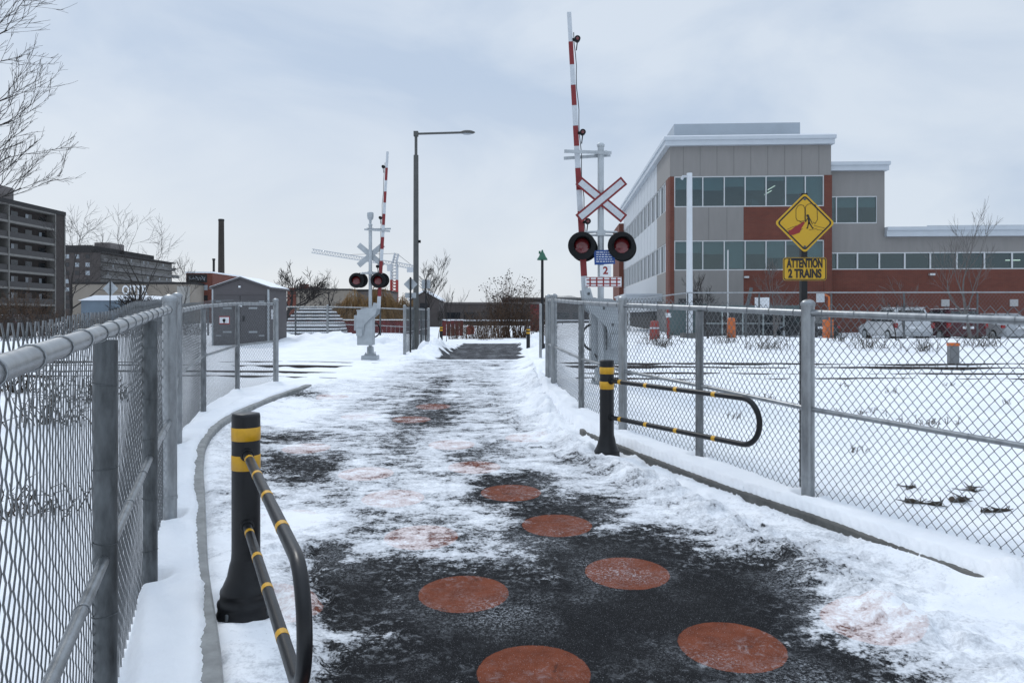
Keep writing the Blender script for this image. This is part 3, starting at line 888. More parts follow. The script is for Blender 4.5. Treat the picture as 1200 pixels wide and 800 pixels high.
def crossing_signal(label, loc, rz, signs):
    t = thing('crossing_signal', label, 'crossing signal', loc, rz, 'level crossing signals with raised gates')
    m_ = MB(); m_.box((0, 0, .06), (.55, .55, .16)); m_.box((0, 0, .17), (.36, .36, .06))
    m_.lathe([(.13, .2), (.12, .42), (.10, .46)], 20)
    for a in (-.14, .14):
        for b_ in (-.14, .14): m_.tube([(a, b_, .18), (a, b_, .26)], .018, 6)
    bevel(m_.build('base', sil_d, t), .01)
    m_ = MB(); m_.tube([(0, 0, .2), (0, 0, 4.80)], .062, 18); m_.lathe([(.075, 4.78), (.078, 4.82), (.05, 4.85)], 18)
    m_.build('pole', sil, t)
    # crossbuck
    cb = MB(); ed = MB()
    for k, a in enumerate((R(40), R(-40))):
        rot = Matrix.Rotation(a, 3, 'Y')
        yk = -.085 - .012 * k
        ed.box((0, yk, 3.73), (1.16, .010, .195), rot)
        cb.box((0, yk - .008, 3.73), (1.08, .004, .118), rot)
    e = ed.build('crossbuck', [red_arm] if signs else [sil], t)
    cb.build('white_blade', white_arm, e)
    # light brackets
    m_ = MB()
    m_.tube([(-.38, -.02, 3.02), (-.30, -.05, 3.10), (0, -.08, 3.11), (.30, -.05, 3.10), (.38, -.02, 3.02)], .024, 8)
    m_.tube([(-.38, 0, 3.02), (-.3, .05, 3.05), (0, .09, 3.06), (.3, .05, 3.05), (.38, 0, 3.02)], .02, 8)
    m_.box((0, 0, 3.085), (.16, .2, .11))
    for sx in (-.38, .38): m_.tube([(sx, -.03, 3.04), (sx, .03, 2.6)], .02, 8)
    m_.build('lamp_bracket', sil, t)
    for sx in (-.385, .385):
        flasher(t, sx, -.16, 2.83, -1)
        flasher(t, sx + .075, .18, 2.81, 1)
    # top cross arm that steadies the raised gate
    m_ = MB()
    m_.box((-.26, -.075, 4.66), (.92, .03, .06), Matrix.Rotation(R(2), 3, 'Y')); m_.box((-.26, .075, 4.60), (.92, .03, .06), Matrix.Rotation(R(-4), 3, 'Y'))
    m_.box((.09, 0, 4.66), (.05, .2, .05)); m_.box((-.09, 0, 4.66), (.05, .2, .05))
    m_.build('gate_rest_arm', sil, t)
    # gate mechanism
    m_ = MB(); m_.box((.10, .27, 1.12), (.56, .42, 1.20)); m_.box((.10, .27, 1.74), (.60, .46, .05)); m_.box((.42, .27, 1.3), (.14, .36, .55))
    mc = bevel(m_.build('gate_mechanism_box', sil_d, t), .012)
    m_ = MB(); m_ = MBS(); m_.tube([(.12, .055, 1.35), (.12, .05, .8)], .012, 6); m_.box((.0, .055, 1.5), (.14, .012, .03)); m_.box((.22, .055, 1.5), (.14, .012, .03)); m_.box((.05, .055, 1.62), (.22, .012, .05))
    m_.build('box_latch', galv_d, mc)
    m_ = MB()
    poly = [(-.36, 1.98), (-.22, 2.02), (-.16, 1.82), (.20, 1.80), (.36, 1.70), (.40, 1.05), (.27, .80), (.16, .86), (.10, 1.25), (-.10, 1.45), (-.30, 1.62)]
    m_.prism(poly, -.13, -.10); bevel(m_.build('counterweight_plate', sil_d, t), .004, 1)
    m_ = MB(); m_.prism(poly, .52, .55); bevel(m_.build('counterweight_plate', sil_d, t), .004, 1)
    m_ = MB(); m_.box((.28, -.162, .98), (.2, .06, .26)); m_.build('counterweight', sil_d, t)
    m_ = MB(); m_.box((.28, .582, .98), (.2, .06, .26)); m_.build('counterweight', sil_d, t)
    m_ = MBS()
    for q in ((-.25, 1.9), (.05, 1.62), (.22, 1.3)): m_.lathe([(.028, 0), (.028, .02), (.012, .03)], 8, c=(q[0], -.132, q[1]), rot=Matrix.Rotation(R(90), 3, 'X'))
    m_.build('bolt', galv_d, t)
    # cable loop
    m_ = MB()
    m_.tube([(-.12 - .24 * math.sin(a), .1, 1.05 + .26 * math.cos(a)) for a in np.linspace(.3, 2.9, 14)] + [(-.02, .05, .6)], .024, 8)
    m_.build('cable', blackr, t)
    # gate arm
    a0 = Vector((-.30, .02, 1.80)); a1 = Vector((-.62, .02, 7.42))
    d = (a1 - a0); L_ = d.length; rot = d.to_track_quat('Z', 'Y').to_matrix()
    m_ = MB(); k = 0; s = 0.0
    cuts = [0, .45, .82, 1.27, 1.72, 2.14, 2.57, 3.0, 3.4, 3.8, 4.2, 4.6, 5.05, L_]
    for i in range(len(cuts) - 1):
        c = (cuts[i] + cuts[i + 1]) / 2; w = .125 - .045 * c / L_
        m_.cur = (i % 2)
        m_.box(a0 + d.normalized() * c, (w, .05, cuts[i + 1] - cuts[i] - .001), Matrix.Rotation(math.atan2(d.x, d.z), 3, 'Y'))
    arm = m_.build('gate_arm', [white_arm, red_arm], t)
    m_ = MB()
    m_.tube([a0 + d * f + Vector((.075 + .012 * math.sin(f * 40), 0, 0)) for f in np.linspace(.2, .93, 20)], .009, 5)
    m_.build('cable', galv_d, arm)
    for f in (.27, .58, .905):
        c = a0 + d * f + Vector((.13, -.02, 0))
        m_ = MB(); m_.lathe([(.055, -.05), (.06, .05)], 16, c=c, rot=Matrix.Rotation(R(90), 3, 'X')); m_.box(c + Vector((-.05, 0, -.01)), (.09, .04, .05)); m_.tube([c + Vector((0, 0, -.06)), c + Vector((-.02, 0, -.22))], .012, 6)
        lm = m_.build('arm_lamp', blackr, arm)
        m_ = MB(); m_.lathe([(.03, .051), (.02, .056), (.001, .058)], 14, c=c, rot=Matrix.Rotation(R(90), 3, 'X')); m_.build('lens', lens_red, lm)
    if signs:
        m_ = MB(); m_.box((.06, -.10, 2.61), (.40, .012, .28), Matrix.Rotation(R(-3), 3, 'Y')); bs = m_.build('blue_notice', blue_sign, t)
        m_ = MB()
        rr = random.Random(2)
        for r_ in range(5):
            x = -.10
            while x < .22:
                w = rr.uniform(.02, .06)
                if x + w < .24: m_.box((x + w / 2, -.108, 2.705 - r_ * .045), (w, .003, .014))
                x += w + .015
        m_.build('notice_lines', white_sign, bs)
        m_ = MB(); m_.box((.08, -.10, 2.345), (.215, .012, .22)); s2 = m_.build('track_count_plate', white_sign, t)
        text_obj('numeral', '2', .20, red_ink, s2, Matrix.Translation((.08, -.109, 2.345)) @ FRONT, .006)
        m_ = MB(); m_.box((.04, -.10, 2.13), (.70, .012, .195)); s3 = m_.build('track_plate', white_sign, t)
        m_ = MB()
        for zz in (2.165, 2.095): m_.box((.04, -.1085, zz), (.66, .004, .022))
        for k in range(5): m_.box((-.22 + k * .13, -.1085, 2.13), (.026, .005, .17))
        for zz in (2.215, 2.045): m_.box((.04, -.1085, zz), (.69, .004, .012))
        m_.build('track_symbol', red_ink, s3)
    else:
        m_ = MB(); m_.lathe([(.03, 4.85), (.05, 4.9), (.045, 4.96), (.10, 5.02), (.115, 5.1), (.115, 5.22), (.10, 5.25), (.001, 5.26)], 18); m_.build('bell', sil_d, t)
    return t
NM = (PX(704, 14.5), 14.5, .48)
crossing_signal('railway crossing signal on the right with red-bordered cross and raised gate arm', NM, R(0), True)
FM = (PX(434, 26.5), 26.5, gz(PX(434, 26.5), 26.5))
crossing_signal('railway crossing signal beyond the tracks seen from behind with bell on top', FM, R(180), False)

# ------------------------------------------------------------------ yellow warning sign
SY = 6.72
sx_ = PX(945.5, SY); g0 = gz(sx_, SY)
t = thing('warning_sign', 'yellow diamond warning sign on a black post behind the right fence', 'sign', (sx_ - .012, SY + .02, g0))
ztop = PZ(222, SY) - g0; zc = PZ(261, SY) - g0
m_ = MB(); m_.box((0, .03, ztop / 2 - .02), (.055, .05, ztop - .02)); m_.build('post', blackp, t)
def rrect(w, h, r, n=6, rot=0.0, c=(0, 0)):
    p = []
    for (cx, cz, a0) in ((w / 2 - r, h / 2 - r, 0), (-w / 2 + r, h / 2 - r, 90), (-w / 2 + r, -h / 2 + r, 180), (w / 2 - r, -h / 2 + r, 270)):
        for k in range(n + 1):
            a = R(a0 + 90 * k / n); p.append((cx + r * math.cos(a), cz + r * math.sin(a)))
    co, si = math.cos(rot), math.sin(rot)
    return [(c[0] + x * co - z * si, c[1] + x * si + z * co) for x, z in p]
u = SY / F           # metres per photo pixel here
sd = 50 * u
m_ = MB(); m_.prism(rrect(sd, sd, .03, 6, R(45), (0, zc)), -.004, 0); dia = m_.build('diamond_plate', yelsign, t)
def strip(mb, inner, outer, y0, y1):
    n = len(inner)
    for i in range(n):
        j = (i + 1) % n
        mb.prism([inner[i], outer[i], outer[j], inner[j]], y0, y1)
m_ = MB(); strip(m_, rrect(sd - .056, sd - .056, .022, 6, R(45), (0, zc)), rrect(sd - .030, sd - .030, .028, 6, R(45), (0, zc)), -.0055, -.0042); m_.build('black_border', black_ink, dia)
# pictogram: two carriages, a walking figure, a red arrow
def ppx(pts): return [((px - 946) * u, zc + (261 - py) * u) for px, py in pts]
def outline(mb, pts, w, y0=-.0058, y1=-.0042, close=True):
    P = ppx(pts); n = len(P)
    for i in range(n if close else n - 1):
        a = Vector(P[i]); b_ = Vector(P[(i + 1) % n]); d = (b_ - a)
        if d.length < 1e-6: continue
        d.normalize(); q = Vector((-d.y, d.x)) * w / 2; e = d * w * .4
        mb.prism([tuple(a - q - e), tuple(b_ - q + e), tuple(b_ + q + e), tuple(a + q - e)], y0, y1)
def zp(pts): return [(880 + x * .2, 200 + y * .2) for x, y in pts]     # 5x enlargement -> photo pixels
m_ = MB()
outline(m_, zp([(285, 290), (278, 275), (278, 225), (290, 205), (305, 198), (322, 203), (330, 222), (330, 292), (305, 296)]), .0042)
outline(m_, zp([(334, 300), (334, 212), (345, 197), (368, 191), (392, 200), (402, 225), (404, 285), (390, 310), (378, 300)]), .0045, close=False)
outline(m_, zp([(288, 290), (310, 302), (322, 300)]), .004, close=False)
outline(m_, zp([(225, 345), (255, 330), (280, 322)]), .003, close=False)
outline(m_, zp([(385, 320), (420, 330), (445, 335)]), .003, close=False)
outline(m_, zp([(400, 345), (430, 348), (442, 352)]), .003, close=False)
outline(m_, zp([(305, 350), (310, 342), (318, 340)]), .003, close=False)
outline(m_, zp([(355, 346), (385, 342), (400, 338)]), .003, close=False)
m_.build('carriage_outline', black_ink, dia)
m_ = MB()
m_.prism(ppx(zp([(325, 296), (330, 305), (308, 340), (300, 362), (262, 376), (240, 376), (232, 350), (250, 345), (268, 330)])), -.006, -.0042)
m_.build('red_arrow', red_ink, dia)
m_ = MB()
m_.prism(ppx(zp([(347 + 8 * math.cos(a), 263 + 8 * math.sin(a)) for a in np.linspace(0, 2 * math.pi, 14)[:-1]])), -.007, -.0042)
for (a, b_, w) in (((352, 272), (355, 308), .017), ((352, 305), (345, 336), .009), ((357, 305), (376, 336), .009), ((346, 278), (336, 296), .006), ((336, 296), (332, 290), .005), ((358, 278), (368, 296), .006), ((368, 296), (374, 312), .005), ((345, 336), (340, 336), .006), ((376, 336), (381, 334), .006)):
    outline(m_, zp([a, b_]), w, -.0066, -.0042, close=False)
m_.build('walking_figure', black_ink, dia)
m_ = MBS()
for dz in (36 * u * .78, -36 * u * .78): m_.lathe([(.012, 0), (.012, .004), (.005, .007)], 10, c=(0, -.004, zc + dz), rot=Matrix.Rotation(R(90), 3, 'X'))
m_.build('bolt', galv_d, dia)
zl = PZ(315, SY) - g0; wl, hl = 51 * u, 27 * u
m_ = MB(); m_.prism(rrect(wl, hl, .025, 6, 0, (0.0, zl)), -.004, 0); lp = m_.build('text_plate', yelsign, t)
m_ = MB(); strip(m_, rrect(wl - .024, hl - .024, .018, 6, 0, (0, zl)), rrect(wl - .008, hl - .008, .022, 6, 0, (0, zl)), -.0055, -.0042); m_.build('black_border', black_ink, lp)
for s, dz, wtxt in (('ATTENTION', .0475, 42), ('2 TRAINS', -.045, 39)):
    o = text_obj('lettering', s, .108, black_ink, lp, Matrix.Translation((0, -.006, zl + dz)) @ FRONT, .0042)
    xs_ = [v.co.x for v in o.data.vertices]; k = wtxt * u / (max(xs_) - min(xs_))
    o.data.transform(Matrix.Diagonal((k, 1, 1, 1)))

# ------------------------------------------------------------------ street lamps
D = 33.0
lx = PX(487.5, D); lz = gz(lx, D)
t = thing('street_lamp', 'tall grey street lamp with a long arm reaching right', 'street lamp', (lx, D, lz))
zt = PZ(157, D) - lz; zs = PZ(182, D) - lz
m_ = MB(); m_.tube([(0, 0, -.1), (0, 0, zs)], [.13, .11], 14); m_.tube([(0, 0, zs - .02), (0, 0, zt + .05)], .065, 12); m_.lathe([(.20, 0), (.20, .12), (.14, .16)], 16)
m_.build('pole', mat('lamp_pole_grey', (0.085, 0.088, 0.085), .5, .3, .15, 3), t)
m_ = MB(); L_ = PX(541, D) - lx; m_.tube([(-.05, 0, zt), (L_, 0, zt + .06)], .05, 10); m_.box((0, 0, zt), (.2, .18, .22)); m_.build('arm', MATS['lamp_pole_grey'], t)
m_ = MB(); m_.lathe([(.001, .09), (.12, .085), (.2, .03), (.21, 0), (.17, -.04), (.001, -.07)], 20, c=(0, 0, 0)); hd = m_.build('lamp_head', MATS['lamp_pole_grey'], t)
hd.data.transform(Matrix.Diagonal((1.7, .9, 1, 1))); hd.location = (L_ + .25, 0, zt + .06)
m_ = MB(); m_.lathe([(.13, -.045), (.11, -.085), (.001, -.10)], 16); g = m_.build('lamp_glass', pale_win, hd); g.data.transform(Matrix.Diagonal((1.6, .9, 1, 1)))
m_ = MB(); m_.box((.13, 0, PZ(283, D) - lz), (.16, .1, .12)); m_.build('sensor', blackr, t)

D = 31.0
lx = PX(635.5, D); lz = gz(lx, D)
t = thing('street_lamp', 'small black lamp post with a green bell-shaped shade', 'street lamp', (lx, D, lz))
zt = PZ(293, D) - lz
m_ = MB(); m_.tube([(0, 0, -.1), (0, 0, zt - .35)], [.075, .055], 12); m_.lathe([(.12, 0), (.12, .35), (.08, .42)], 12); m_.build('pole', blackp, t)
m_ = MB(); m_.lathe([(.22, zt - .42), (.21, zt - .36), (.15, zt - .28), (.10, zt - .16), (.05, zt - .08), (.03, zt), (.001, zt + .02)], 18); m_.build('lamp_shade', lampgreen, t)
m_ = MB(); m_.box((-.11, 0, zt - .10), (.08, .05, .12)); m_.build('bracket', lampgreen, t)
D = 26.0
gx = PX(633.5, D)
m_ = MB(); zz = gz(gx, D); m_.tube([(gx, D, zz - .1), (gx, D, PZ(357, D))], .05, 10); m_.lathe([(.055, PZ(357, D)), (.03, PZ(357, D) + .04)], 10, c=(gx, D, 0))
tag(m_.build('marker_post', galv, None), 'plain grey steel post in snow before the green-shaded lamp', 'post')

# signs seen from behind by the tall lamp
def back_sign(label, px, D, shape, py, half, extra=None):
    x = PX(px, D); z0 = gz(x, D); u_ = D / F
    t = thing('road_sign', label, 'sign', (x, D, z0), 0)
    zc_ = PZ(py, D) - z0
    m_ = MB(); m_.tube([(0, 0, -.1), (0, 0, zc_ + half * u_)], .035, 8); m_.build('post', blackp, t)
    m_ = MB()
    if shape == 'diamond': m_.prism(rrect(half * 1.42 * u_, half * 1.42 * u_, .03, 4, R(45), (0, zc_)), .04, .05)
    else: m_.prism(rrect(half * 1.7 * u_, half * 1.7 * u_, .03, 4, 0, (0, zc_)), .04, .05)
    m_.build('plate', sil_d, t)
    if extra:
        m_ = MB(); a, b_, w, h = extra
        m_.prism(rrect(w * u_, h * u_, .02, 4, 0, ((a - px) * u_, PZ(b_, D) - z0)), .04, .05); m_.build('lower_plate', sil_d, t)
back_sign('grey back of a diamond sign on a black post left of the tall lamp', 481, 31, 'diamond', 333, 8.2, (481, 346, 13, 6))
back_sign('grey back of a square sign on a black post right of the tall lamp', 499, 35, 'square', 333, 6)
x = PX(499, 35)
back_sign('diamond sign back above the left fence before the warehouse', 129, 46, 'diamond', 338, 9)

# ------------------------------------------------------------------ trees
def grow_tree(trunk, crown, p, d, L_, r, depth, maxd, rng, spread, up, sides, split=1, nch=(2, 4), droop=0.0, rmin=.004):
    n = 4
    pts = [Vector(p)]; dd = Vector(d).normalized(); rs = [r]
    for i in range(n):
        dd = (dd + Vector((rng.gauss(0, .10), rng.gauss(0, .10), rng.gauss(0, .07) + up * .10 - droop * .08 * depth))).normalized()
        pts.append(pts[-1] + dd * (L_ / n)); rs.append(r * (1 - .42 * (i + 1) / n))
    (trunk if depth < split else crown).tube(pts, rs, max(3, sides - depth), False)
    if depth >= maxd: return
    k = rng.randint(*nch) + (1 if depth == 0 else 0)
    for c in range(k):
        f = 1.0 if c == 0 else rng.uniform(.35, 1.0)
        i = min(n - 1, int(f * n)); fr = f * n - i
        q = pts[i].lerp(pts[i + 1], min(1, fr)) if i < n else pts[-1]
        ax = Vector((rng.gauss(0, 1), rng.gauss(0, 1), rng.gauss(0, .35)))
        ax = (ax - dd * ax.dot(dd)).normalized()
        s = spread * (.35 if c == 0 else rng.uniform(.7, 1.25))
        nd = (dd * math.cos(s) + ax * math.sin(s)); nd.z += up * .25; nd.normalize()
        grow_tree(trunk, crown, q, nd, L_ * rng.uniform(.58, .82), max(rmin, rs[min(n, i + 1)] * (.80 if c == 0 else .62)), depth + 1, maxd, rng, spread, up, sides, split, nch, droop, rmin)
def bare_tree(label, px, D, ytop, base_r, seed, lean=(0, 0), trunk_frac=.3, spread=.62, up=.35, maxd=5, m=None, minr=None, base=None, name='bare_tree', nch=(2, 4), gr='bare trees without leaves', z0=None):
    x = PX(px, D); z = gz(x, D) - .1 if z0 is None else z0
    h = PZ(ytop, D) - z
    t = thing(name, label, 'tree', (x, D, z), 0, gr)
    tr, cr_ = MB(), MB(); rng = random.Random(seed)
    grow_tree(tr, cr_, (0, 0, 0), (lean[0], lean[1], 1), h * trunk_frac, base_r, 0, maxd, rng, spread, up, 8, 1, nch, 0, D * .0002)
    zm = max(v[2] for v in cr_.v); k = h / zm
    for mb in (tr, cr_):
        mb.v = [(v[0] * k, v[1] * k, v[2] * k) for v in mb.v]
    tr.build('trunk', m or bark, t, False); cr_.build('crown', m or bark, t, False)
    return t
# big tree whose branches reach in at the top left: a tree of long level limbs
def reach_tree():
    D0 = 13.0; x0 = PX(-150, D0); z0 = gz(x0, D0)
    t = thing('bare_tree', 'large bare tree at the left edge with long limbs reaching into the sky', 'tree', (x0, D0, z0), 0, 'bare trees without leaves')
    tr, cr_ = MB(), MB(); rng = random.Random(11)
    hs = 11.0
    pts = [(0.25 * math.sin(i * .9), .1 * math.cos(i), i * hs / 8) for i in range(9)]
    tr.tube(pts, [.17 - .016 * i for i in range(9)], 10, False)
    def limb(p, d, L_, r, depth):
        n = 6; q = Vector(p); dd = Vector(d).normalized(); P = [q.copy()]; rs = [r]
        for i in range(n):
            dd = (dd + Vector((rng.gauss(0, .07), rng.gauss(0, .07), rng.gauss(0, .05) + .025))).normalized()
            q = q + dd * L_ / n; P.append(q.copy()); rs.append(max(.0025, r * (1 - .75 * (i + 1) / n)))
        cr_.tube(P, rs, max(3, 6 - depth), False)
        if depth >= 3: return
        k = (7, 6, 4)[depth]
        for c in range(k):
            f = rng.uniform(.22, 1); i = min(n - 1, int(f * n))
            s = rng.uniform(.35, .75) * rng.choice((-1, 1))
            ax = Vector((0, rng.choice((-1, 1)) * rng.uniform(.2, 1), rng.uniform(-.6, 1))).normalized()
            nd = (dd * math.cos(s) + ax * abs(math.sin(s))).normalized()
            limb(P[i].lerp(P[i + 1], f * n - i), nd, L_ * rng.uniform(.30, .5), max(.004, rs[i] * .5), depth + 1)
    # (height in photo row, tip px, tip row)
    for (row0, tpx, trow) in ((225, 55, 213), (205, 38, 172), (250, 35, 205), (150, 8, 112), (125, 12, 84), (80, 38, 26), (95, 18, 8), (60, 36, 0), (55, 30, -60), (20, 10, -110), (110, -40, -40), (230, 5, 175), (180, -300, 120), (140, -330, 60), (100, -380, 20), (60, -300, -60), (200, -330, 170)):
        za = PZ(row0 + 55, D0) - z0; zb = PZ(trow, D0) - z0
        xb = PX(tpx - 24, D0) - x0
        p = Vector((0, 0, max(2.0, za))); q = Vector((xb, rng.uniform(-1.2, 1.2), zb)); d = q - p
        limb(p, (d + Vector((0, 0, -.12 * d.length))), d.length * .95, .036, 0)
    tr.build('trunk', bark, t, False); cr_.build('crown', bark, t, False)
reach_tree()
bare_tree('slender bare tree rising before the balconied apartment block', 160, 60, 236, .16, 21, trunk_frac=.42, spread=.75, up=.25)
bare_tree('bare tree between the two apartment blocks on the left', 82, 75, 235, .2, 22, trunk_frac=.4, spread=.75, up=.2)
bare_tree('thin bare tree left of the tall chimney', 213, 80, 296, .10, 23, trunk_frac=.45, spread=.5)
bare_tree('bushy bare tree behind the grey hut roof', 334, 70, 305, .16, 24, trunk_frac=.22, spread=.7, nch=(3, 4))
bare_tree('dark bare tree right of the grey hut behind the snowy stack', 386, 58, 314, .17, 25, trunk_frac=.34, spread=.85, up=.3)
bare_tree('bare tree behind the tall street lamp', 500, 75, 292, .10, 26, trunk_frac=.3, spread=.5, nch=(2, 4))
bare_tree('bare tree with pale grey bark before the long low wing of the brick building', 1137, 33.0, 228, .09, 63, trunk_frac=.34, spread=.55, up=.6, m=bark_l, nch=(3, 3), maxd=5)
bare_tree('bare tree before the brick wall behind the yellow sign', 908, 34, 300, .07, 28, trunk_frac=.3, spread=.6, m=bark_l, nch=(2, 4))
bare_tree('small bare tree right of the white camera pole', 830, 35, 318, .05, 29, trunk_frac=.3, spread=.6, nch=(2, 4), up=.4)
bare_tree('bare sapling in front of the white car', 1050, 29, 352, .03, 30, trunk_frac=.35, spread=.5, maxd=4)
bare_tree('small bare sapling right of the yellow sign before the brick wing', 1062, 36, 322, .04, 34, trunk_frac=.35, spread=.6, maxd=4, m=bark_l)
bare_tree('spindly young tree left of the far path end', 513, 44, 345, .03, 31, trunk_frac=.4, spread=.3, maxd=4, up=.9)
bare_tree('taller spindly young tree left of the far path end', 523, 45, 333, .03, 32, trunk_frac=.5, spread=.3, maxd=4, up=.9)
bare_tree('low spreading bare tree before the beige graffiti warehouse', 178, 56, 338, .12, 33, trunk_frac=.2, spread=.8, nch=(3, 4))

def shrub(label, px, D, w, h, seed, n, m, leaves=0, leaf_m=None, name='shrub', gr=None, dz=0, top=None):
    x = PX(px, D); z = gz(x, D) - .05 + dz
    t = thing(name, label, 'shrub', (x, D, z), 0, gr)
    rng = random.Random(seed); st_ = MB(); lf = MB()
    tips = []
    for i in range(n):
        a = rng.uniform(0, 6.283); rr = w * math.sqrt(rng.random()) * .45
        b0 = Vector((math.cos(a) * rr * .7, math.sin(a) * rr * .5, 0))
        hh = h * rng.uniform(.45, 1) * (1 - .45 * (rr / (w * .45)) ** 2)
        p = [b0]; d = Vector((math.cos(a) * .45 * rr / w, math.sin(a) * .35 * rr / w, 1)).normalized()
        for k in range(4):
            d = (d + Vector((rng.gauss(0, .2), rng.gauss(0, .2), .05))).normalized(); p.append(p[-1] + d * hh / 4)
        r0 = rng.uniform(.008, .022) * max(.5, h / 3)
        st_.tube(p, [r0, r0 * .8, r0 * .6, r0 * .45, r0 * .25], 3, False)
        for k in range(3, 5):
            for q in range(2):
                e = p[k] + Vector((rng.gauss(0, .16), rng.gauss(0, .16), rng.uniform(0, .25))) * h * .45
                mid_ = p[k].lerp(e, .5) + Vector((rng.gauss(0, .03), rng.gauss(0, .03), 0)) * h
                st_.tube([p[k - 1].lerp(p[k], rng.random()), mid_, e], [r0 * .4, r0 * .3, r0 * .15], 3, False); tips.append(e); tips.append(mid_)
    st_.build('stems', m, t, False)
    if leaves:
        for i in range(leaves):
            e = rng.choice(tips)
            if top and e.z < top * h * rng.random(): continue
            c = e + Vector((rng.gauss(0, .12), rng.gauss(0, .12), rng.gauss(0, .1)))
            s = rng.uniform(.06, .16)
            a = Vector((rng.gauss(0, 1), rng.gauss(0, 1), rng.gauss(0, 1))).normalized(); b_ = a.orthogonal().normalized()
            lf.quad(c - a * s * .5 - b_ * s * .3, c + a * s * .1 - b_ * s * .4, c + a * s * .5 + b_ * s * .1, c - a * s * .1 + b_ * s * .4)
        lf.build('leaves', leaf_m or leaf_d, t, False)
    return t
shrub('large tangled shrub with dark withered leaves at the end of the far path', 598, 52, 4.4, 4.7, 41, 170, twig_b, 2300, leaf_d, top=.95)
shrub('thin brown shrub left of the dark leafy shrub', 560, 50, 2.6, 2.6, 42, 130, twig_b, 120, leaf_d)
shrub('low russet shrub between the short bollard and the dark shrub', 537, 49, 2.2, 1.7, 43, 120, twig_b)
shrub('brown shrub behind the small green lamp', 636, 50, 2.4, 2.4, 44, 120, twig_b, 200, leaf_d)
shrub('tall brown shrub close behind the far snow bank', 575, 46, 2.4, 1.7, 47, 120, twig_b)
shrub('dark brush at the far left before the apartment block', 20, 48, 7, 3.6, 45, 280, twig_b, 300, leaf_d)
shrub('reddish brush left of the diamond sign back', 75, 52, 5, 2.0, 46, 160, twig_b)
for k, (px, D, w, h, n) in enumerate(((-10, 40, 6, 2.2, 200), (60, 44, 6, 2.0, 200), (118, 47, 6, 1.7, 190), (165, 50, 6, 1.5, 180), (215, 52, 5, 1.5, 160))):
    shrub(('dark brush at the left edge behind the nearest fence rail', 'low dark brush under the end of the dark apartment block', 'low brown brush below the diamond sign back', 'low brown brush before the graffiti warehouse', 'low reddish brush between the warehouse and the grey hut')[k], px, D, w, h, 60 + k, n, bark if k < 2 else twig_b, 150, leaf_d)
# willow
def willow(label, px, D, w, h, seed):
    x = PX(px, D); z = gz(x, D)
    t = thing('weeping_willow', label, 'tree', (x, D, z), 0)
    rng = random.Random(seed); tr = MB(); cr_ = MB()
    tr.tube([(0, 0, -.1), (.1, 0, h * .3), (0, .1, h * .6)], [.3, .24, .1], 8, False); tr.build('trunk', bark, t, False)
    for i in range(900):
        a = rng.uniform(0, 6.283); q = math.sqrt(rng.random()); rr = q * w * .5 * (1 + .25 * math.sin(a * 3 + seed))
        top = h * (1 - .6 * q ** 1.6 + .12 * math.sin(a * 5 + q * 7)) * rng.uniform(.55, 1.0); L_ = rng.uniform(.35, .8) * top
        p = Vector((math.cos(a) * rr, math.sin(a) * rr * .7, top)); pts = [p + Vector((-math.cos(a) * .4, -math.sin(a) * .3, .1)), p]
        for k in range(1, 4): pts.append(p + Vector((math.cos(a) * .12 * k + rng.gauss(0, .06), math.sin(a) * .1 * k, -L_ * k / 3)))
        cr_.tube(pts, [.012, .018, .02, .016, .008], 3, False)
        if i % 6 == 0: cr_.tube([p, p + Vector((rng.gauss(0, .25), rng.gauss(0, .2), rng.uniform(.2, .6)))], [.014, .005], 3, False)
    cr_.build('crown', willow_m, t, False)
willow('broad ochre weeping willow behind the red boards left of the far signal', 415, 66, 4.4, 3.5, 51)
willow('tallest ochre weeping willow behind the box of the far signal', 445, 68, 3.8, 4.1, 52)
willow('small ochre willow behind the tall lamp post', 474, 71, 3.4, 3.2, 53)
# dry weeds in the snow (clumps)
def weed(label, x, y, w, h, n, seed, gr):
    t = MB(); rng = random.Random(seed); z = tz(x, y)
    for i in range(n):
        a = rng.uniform(0, 6.283); rr = w * rng.random() * .5
        b0 = Vector((x + math.cos(a) * rr, y + math.sin(a) * rr * .6, z - .02)); e = b0 + Vector((rng.gauss(0, .3), rng.gauss(0, .2), rng.uniform(.2, 1))) * h
        md = b0.lerp(e, .55) + Vector((rng.gauss(0, .06), 0, rng.uniform(0, .1))) * h
        t.tube([b0, md, e], [.006 + h * .008, .005 + h * .005, .003], 3, False)
        for q in range(2):
            f = md.lerp(e, rng.random()); t.tube([f, f + Vector((rng.gauss(0, .2), rng.gauss(0, .1), rng.uniform(0, .2))) * h], [.004 + h * .004, .002], 3, False)
    return tag(t.build('weed_clump', weed_m, None, False), label, 'weed', gr)
GRW = 'dry weeds poking out of the snow'
rng = random.Random(77)
for (px, D, w, h, n, lab) in ((775, 27.0, 1.9, .75, 60, 'dark dry weed clump in the snow left of the white camera pole'), (900, 26.8, 2.0, .6, 55, 'dark dry weed clump in the snow left of the yellow sign post'),
        (1020, 27.0, 1.8, .6, 50, 'dry weed clump on the snow bank before the white car'), (1080, 26.6, 1.6, .6, 45, 'dry weed clump on the snow bank before the dark red car'), (1155, 27.2, 2.0, .6, 50, 'dry weed clump on the snow bank right of the grey marker post'),
        (985, 28.2, 1.4, .5, 36, 'sparse weed clump just right of the yellow sign post'), (850, 28, 1.4, .55, 36, 'sparse weed clump near the orange box'),
        (1090, 10.2, .9, .14, 26, 'scattered weed stalks in the snow beyond the right fence'), (1010, 11.0, .9, .12, 20, 'faint weed stalks in the snow between fence and track')):
    weed(lab, PX(px, D), D, w, h, n, rng.randint(0, 999), GRW)
